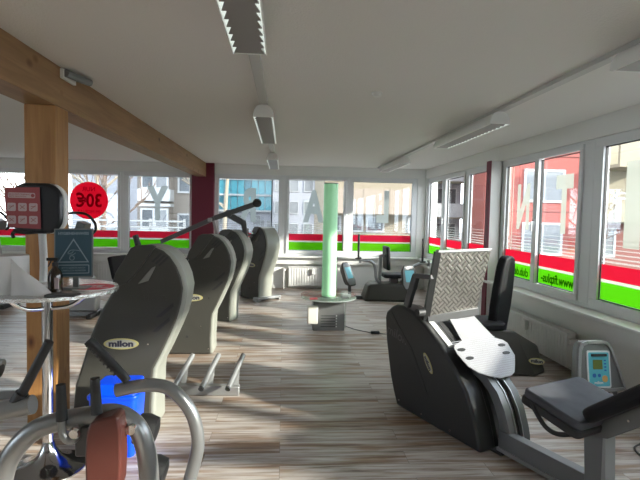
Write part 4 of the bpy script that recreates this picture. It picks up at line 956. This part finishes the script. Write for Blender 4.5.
facade(r, M['plwhite'], -14, -9.4, 33, 42, 4.6); win(r, -12.6, -12, 1.2, 2.2, 33, 'wing2', .08); win(r, -11, -10.4, 1.2, 2.2, 33, 'wing2', .08)
# white balconied block + brick block seen through the far right windows
r = root('balcony_building', 'white block with stacked balconies seen through the far right windows', 'building', (11.5, 34, GZ))
facade(r, M['plwhite'], 9.6, 13.2, 35.2, 42, 14)
for zf in range(5):
    z = -1.1+2.6*zf
    obj('balcony', box(B(), 10.4, 13.1, 34, 34.1, z, z+1.0), M['whfr'], r); obj('balcony_slab', box(B(), 10.4, 13.1, 34.1, 35.2, z-.1, z+.05), M['plcream'], r)
    for k in range(3): win(r, 10.6+k*.85, 11.1+k*.85, z+.9, z+2.1, 35.2, 'wing', .07)
r = root('brick_red_building', 'brick red block with small pale windows just right of the white balconies', 'building', (13, 32, GZ))
facade(r, M['plred2'], 13.25, 15.2, 33.2, 34.8, 13)
for zf in range(5): win(r, 13.95, 14.4, -.3+2.2*zf, .7+2.2*zf, 33.2, 'wing2', .12)
r = root('red_building', 'coral red apartment building with white framed windows across the street', 'building', (13, 26, GZ))
facade(r, M['plred'], 10.3, 15.75, 24.05, 26.3, 12)
for zf in range(4):
    for x0 in (12.45, ): win(r, x0, x0+1.95, -.25+2.75*(zf-0), 1.2+2.75*zf, 24.05, 'wing2', .13, bars=2)
bm = B(); [box(bm, 10.3, 15.75, 24.0, 24.05, z, z+.03) for z in (1.9, 4.75)]; obj('render_joint', bm, M['plred2'], r)
r = root('cream_building', 'cream building with a recessed balcony and railing at the right edge', 'building', (18, 24, GZ))
facade(r, M['plcream'], 15.75, 24, 24.05, 26.3, 12)
obj('brick_field', box(B(), 16.9, 24, 24.0, 24.05, -1.2, 1.35), M['plred2'], r)
obj('balcony_front', box(B(), 16.0, 18.7, 22.0, 22.15, 4.10, 5.3), M['plcream'], r); obj('balcony_floor', box(B(), 16.0, 18.7, 22.15, 24.05, 4.1, 4.25), M['plcream'], r)
obj('balcony_front', box(B(), 15.9, 18.7, 22.0, 22.15, 1.45, 2.3), M['plcream'], r); obj('balcony_floor', box(B(), 15.9, 18.7, 22.15, 24.05, 1.4, 1.55), M['plcream'], r)
bm = B(); box(bm, 15.9, 18.7, 22.05, 22.1, 2.55, 2.62); box(bm, 15.9, 18.7, 22.05, 22.1, 2.8, 2.88)
for k in range(4): box(bm, 15.9+k*.9, 15.96+k*.9, 22.05, 22.1, 2.3, 2.88)
obj('balcony_railing', bm, M['whfr'], r)
win(r, 16.2, 16.8, 2.5, 3.7, 24.05, 'wing', .12); win(r, 16.3, 17.3, -.3, 1.0, 24.0, 'wing2', .12, 2)
# fence
bm = B()
for z in (.55, .75, .95, 1.15): box(bm, -12, -3.2, 15.95, 16.0, z, z+.05)
o = thing('metal_fence', bm, M['rail'], 'pale metal railing outside the left back windows', 'fence', (-7, 16, GZ))
for k in range(9):
    obj('fence_post', box(B(), -12+k*1.09, -11.93+k*1.09, 16.0, 16.06, GZ, 1.25), M['rail'], o)
thing('hedge', prism(B(), [(-12, GZ), (-3, GZ), (-3.1, .15), (-5, .25), (-7, .2), (-9, .3), (-11.9, .2)], 17, 18), M['bush'], 'low bare hedge behind the metal railing', 'hedge', (-7, 17.5, GZ), bevel=.1)
def tree(x, y, h, r0, lab, seed, m, dens=5, lean=.0):
    rng = random.Random(seed); rt = root('bare_tree', lab, 'tree', (x, y, GZ))
    bt, bb = B(), B()
    P = [V((x+lean*t*h+.06*sin(5*t+seed), y, GZ+h*t)) for t in (0, .25, .5, .75, 1)]
    tube(bt, P, lambda t: r0*(1-.75*t), 8)
    def branch(p, d, L, rr, lev):
        q = p+d*L*.5+V((rng.uniform(-.1, .1), rng.uniform(-.1, .1), rng.uniform(0, .1)))*L; e = q+(d+V((rng.uniform(-.3, .3), 0, .25))).normalized()*L*.5
        tube(bb, [p, q, e], rr, 4, smooth=False)
        if lev:
            for _ in range(3):
                s = p.lerp(e, rng.uniform(.35, 1)); dd = (d+V((rng.uniform(-.9, .9), rng.uniform(-.7, .7), rng.uniform(-.2, .8)))).normalized(); branch(s, dd, L*rng.uniform(.4, .65), rr*.55, lev-1)
    for k in range(dens*3):
        t = rng.uniform(.25, 1); p = P[0].lerp(P[-1], t); p.x = x+lean*t*h+.06*sin(5*t+seed); a = rng.uniform(0, 2*pi)
        branch(p, V((cos(a), sin(a)*.7, rng.uniform(.3, .9))).normalized(), h*.25*(1.2-t*.6), r0*.3*(1.2-t), 3)
    obj('trunk', bt, m, rt); obj('branches', bb, M['bark2'] if m != M['bark'] else M['bark'], rt)
tree(-1.95, 16, 7, .09, 'slender bare tree with pale bark in front of the cyan glass building', 3, M['bark'], 1, .03)
tree(-6.9, 19, 7.5, .14, 'bare twiggy tree behind the round red sticker', 5, M['bark2'], 6)
tree(-9.6, 19, 7, .13, 'bare twiggy tree at the far left window beside the display', 9, M['bark2'], 6)
tree(-8.3, 22, 8, .13, 'pale bare tree between the twiggy ones and the taupe block', 12, M['bark'], 5)
tree(17.2, 18.5, 4.2, .06, 'small bare tree in front of the cream balcony at the right edge', 21, M['bark2'], 2)
tree(11.6, 17, 5.2, .06, 'thin bare tree in front of the coral red building', 27, M['bark2'], 2)

# ------------------------------------------------------------------ light
w = bpy.data.worlds.new('sky'); S.world = w; w.use_nodes = True
nt = w.node_tree; bg = nt.nodes['Background']
tc = nt.nodes.new('ShaderNodeTexCoord'); nz_ = nt.nodes.new('ShaderNodeTexNoise'); nz_.inputs['Scale'].default_value = 3
nt.links.new(tc.outputs['Generated'], nz_.inputs['Vector'])
rp = ramp(nt, [(.35, (.70, .83, 1.)), (.65, (.98, .99, 1.))]); nt.links.new(nz_.outputs['Fac'], rp.inputs['Fac']); nt.links.new(rp.outputs[0], bg.inputs['Color'])
bg.inputs['Strength'].default_value = 3.7
sun = bpy.data.lights.new('sun', 'SUN'); sun.energy = 7.0; sun.angle = radians(2.5); sun.color = (1., .93, .82)
so = bpy.data.objects.new('sun', sun); C.objects.link(so); so.location = (20, -8, 12)
so.rotation_euler = V((-1, .48, -.40)).to_track_quat('-Z', 'Y').to_euler()

# ------------------------------------------------------------------ camera
cd = bpy.data.cameras.new('camera'); cd.sensor_fit = 'HORIZONTAL'; cd.sensor_width = 36; cd.lens = 480/640*36; cd.clip_start = .05; cd.clip_end = 300
co = bpy.data.objects.new('camera', cd); C.objects.link(co)
co.matrix_world = Matrix.Translation((0, 0, 1.5)) @ Matrix.Rotation(-.0763, 4, 'Z') @ Matrix.Rotation(pi/2-.053, 4, 'X') @ Matrix.Rotation(.0215, 4, 'Z')
S.camera = co
S.view_settings.view_transform = 'Standard'; S.view_settings.look = 'None'; S.view_settings.gamma = 1; S.view_settings.use_curve_mapping = False
S.view_settings.exposure = 1.1
S.cycles.max_bounces = 12; S.cycles.diffuse_bounces = 7; S.cycles.transparent_max_bounces = 24
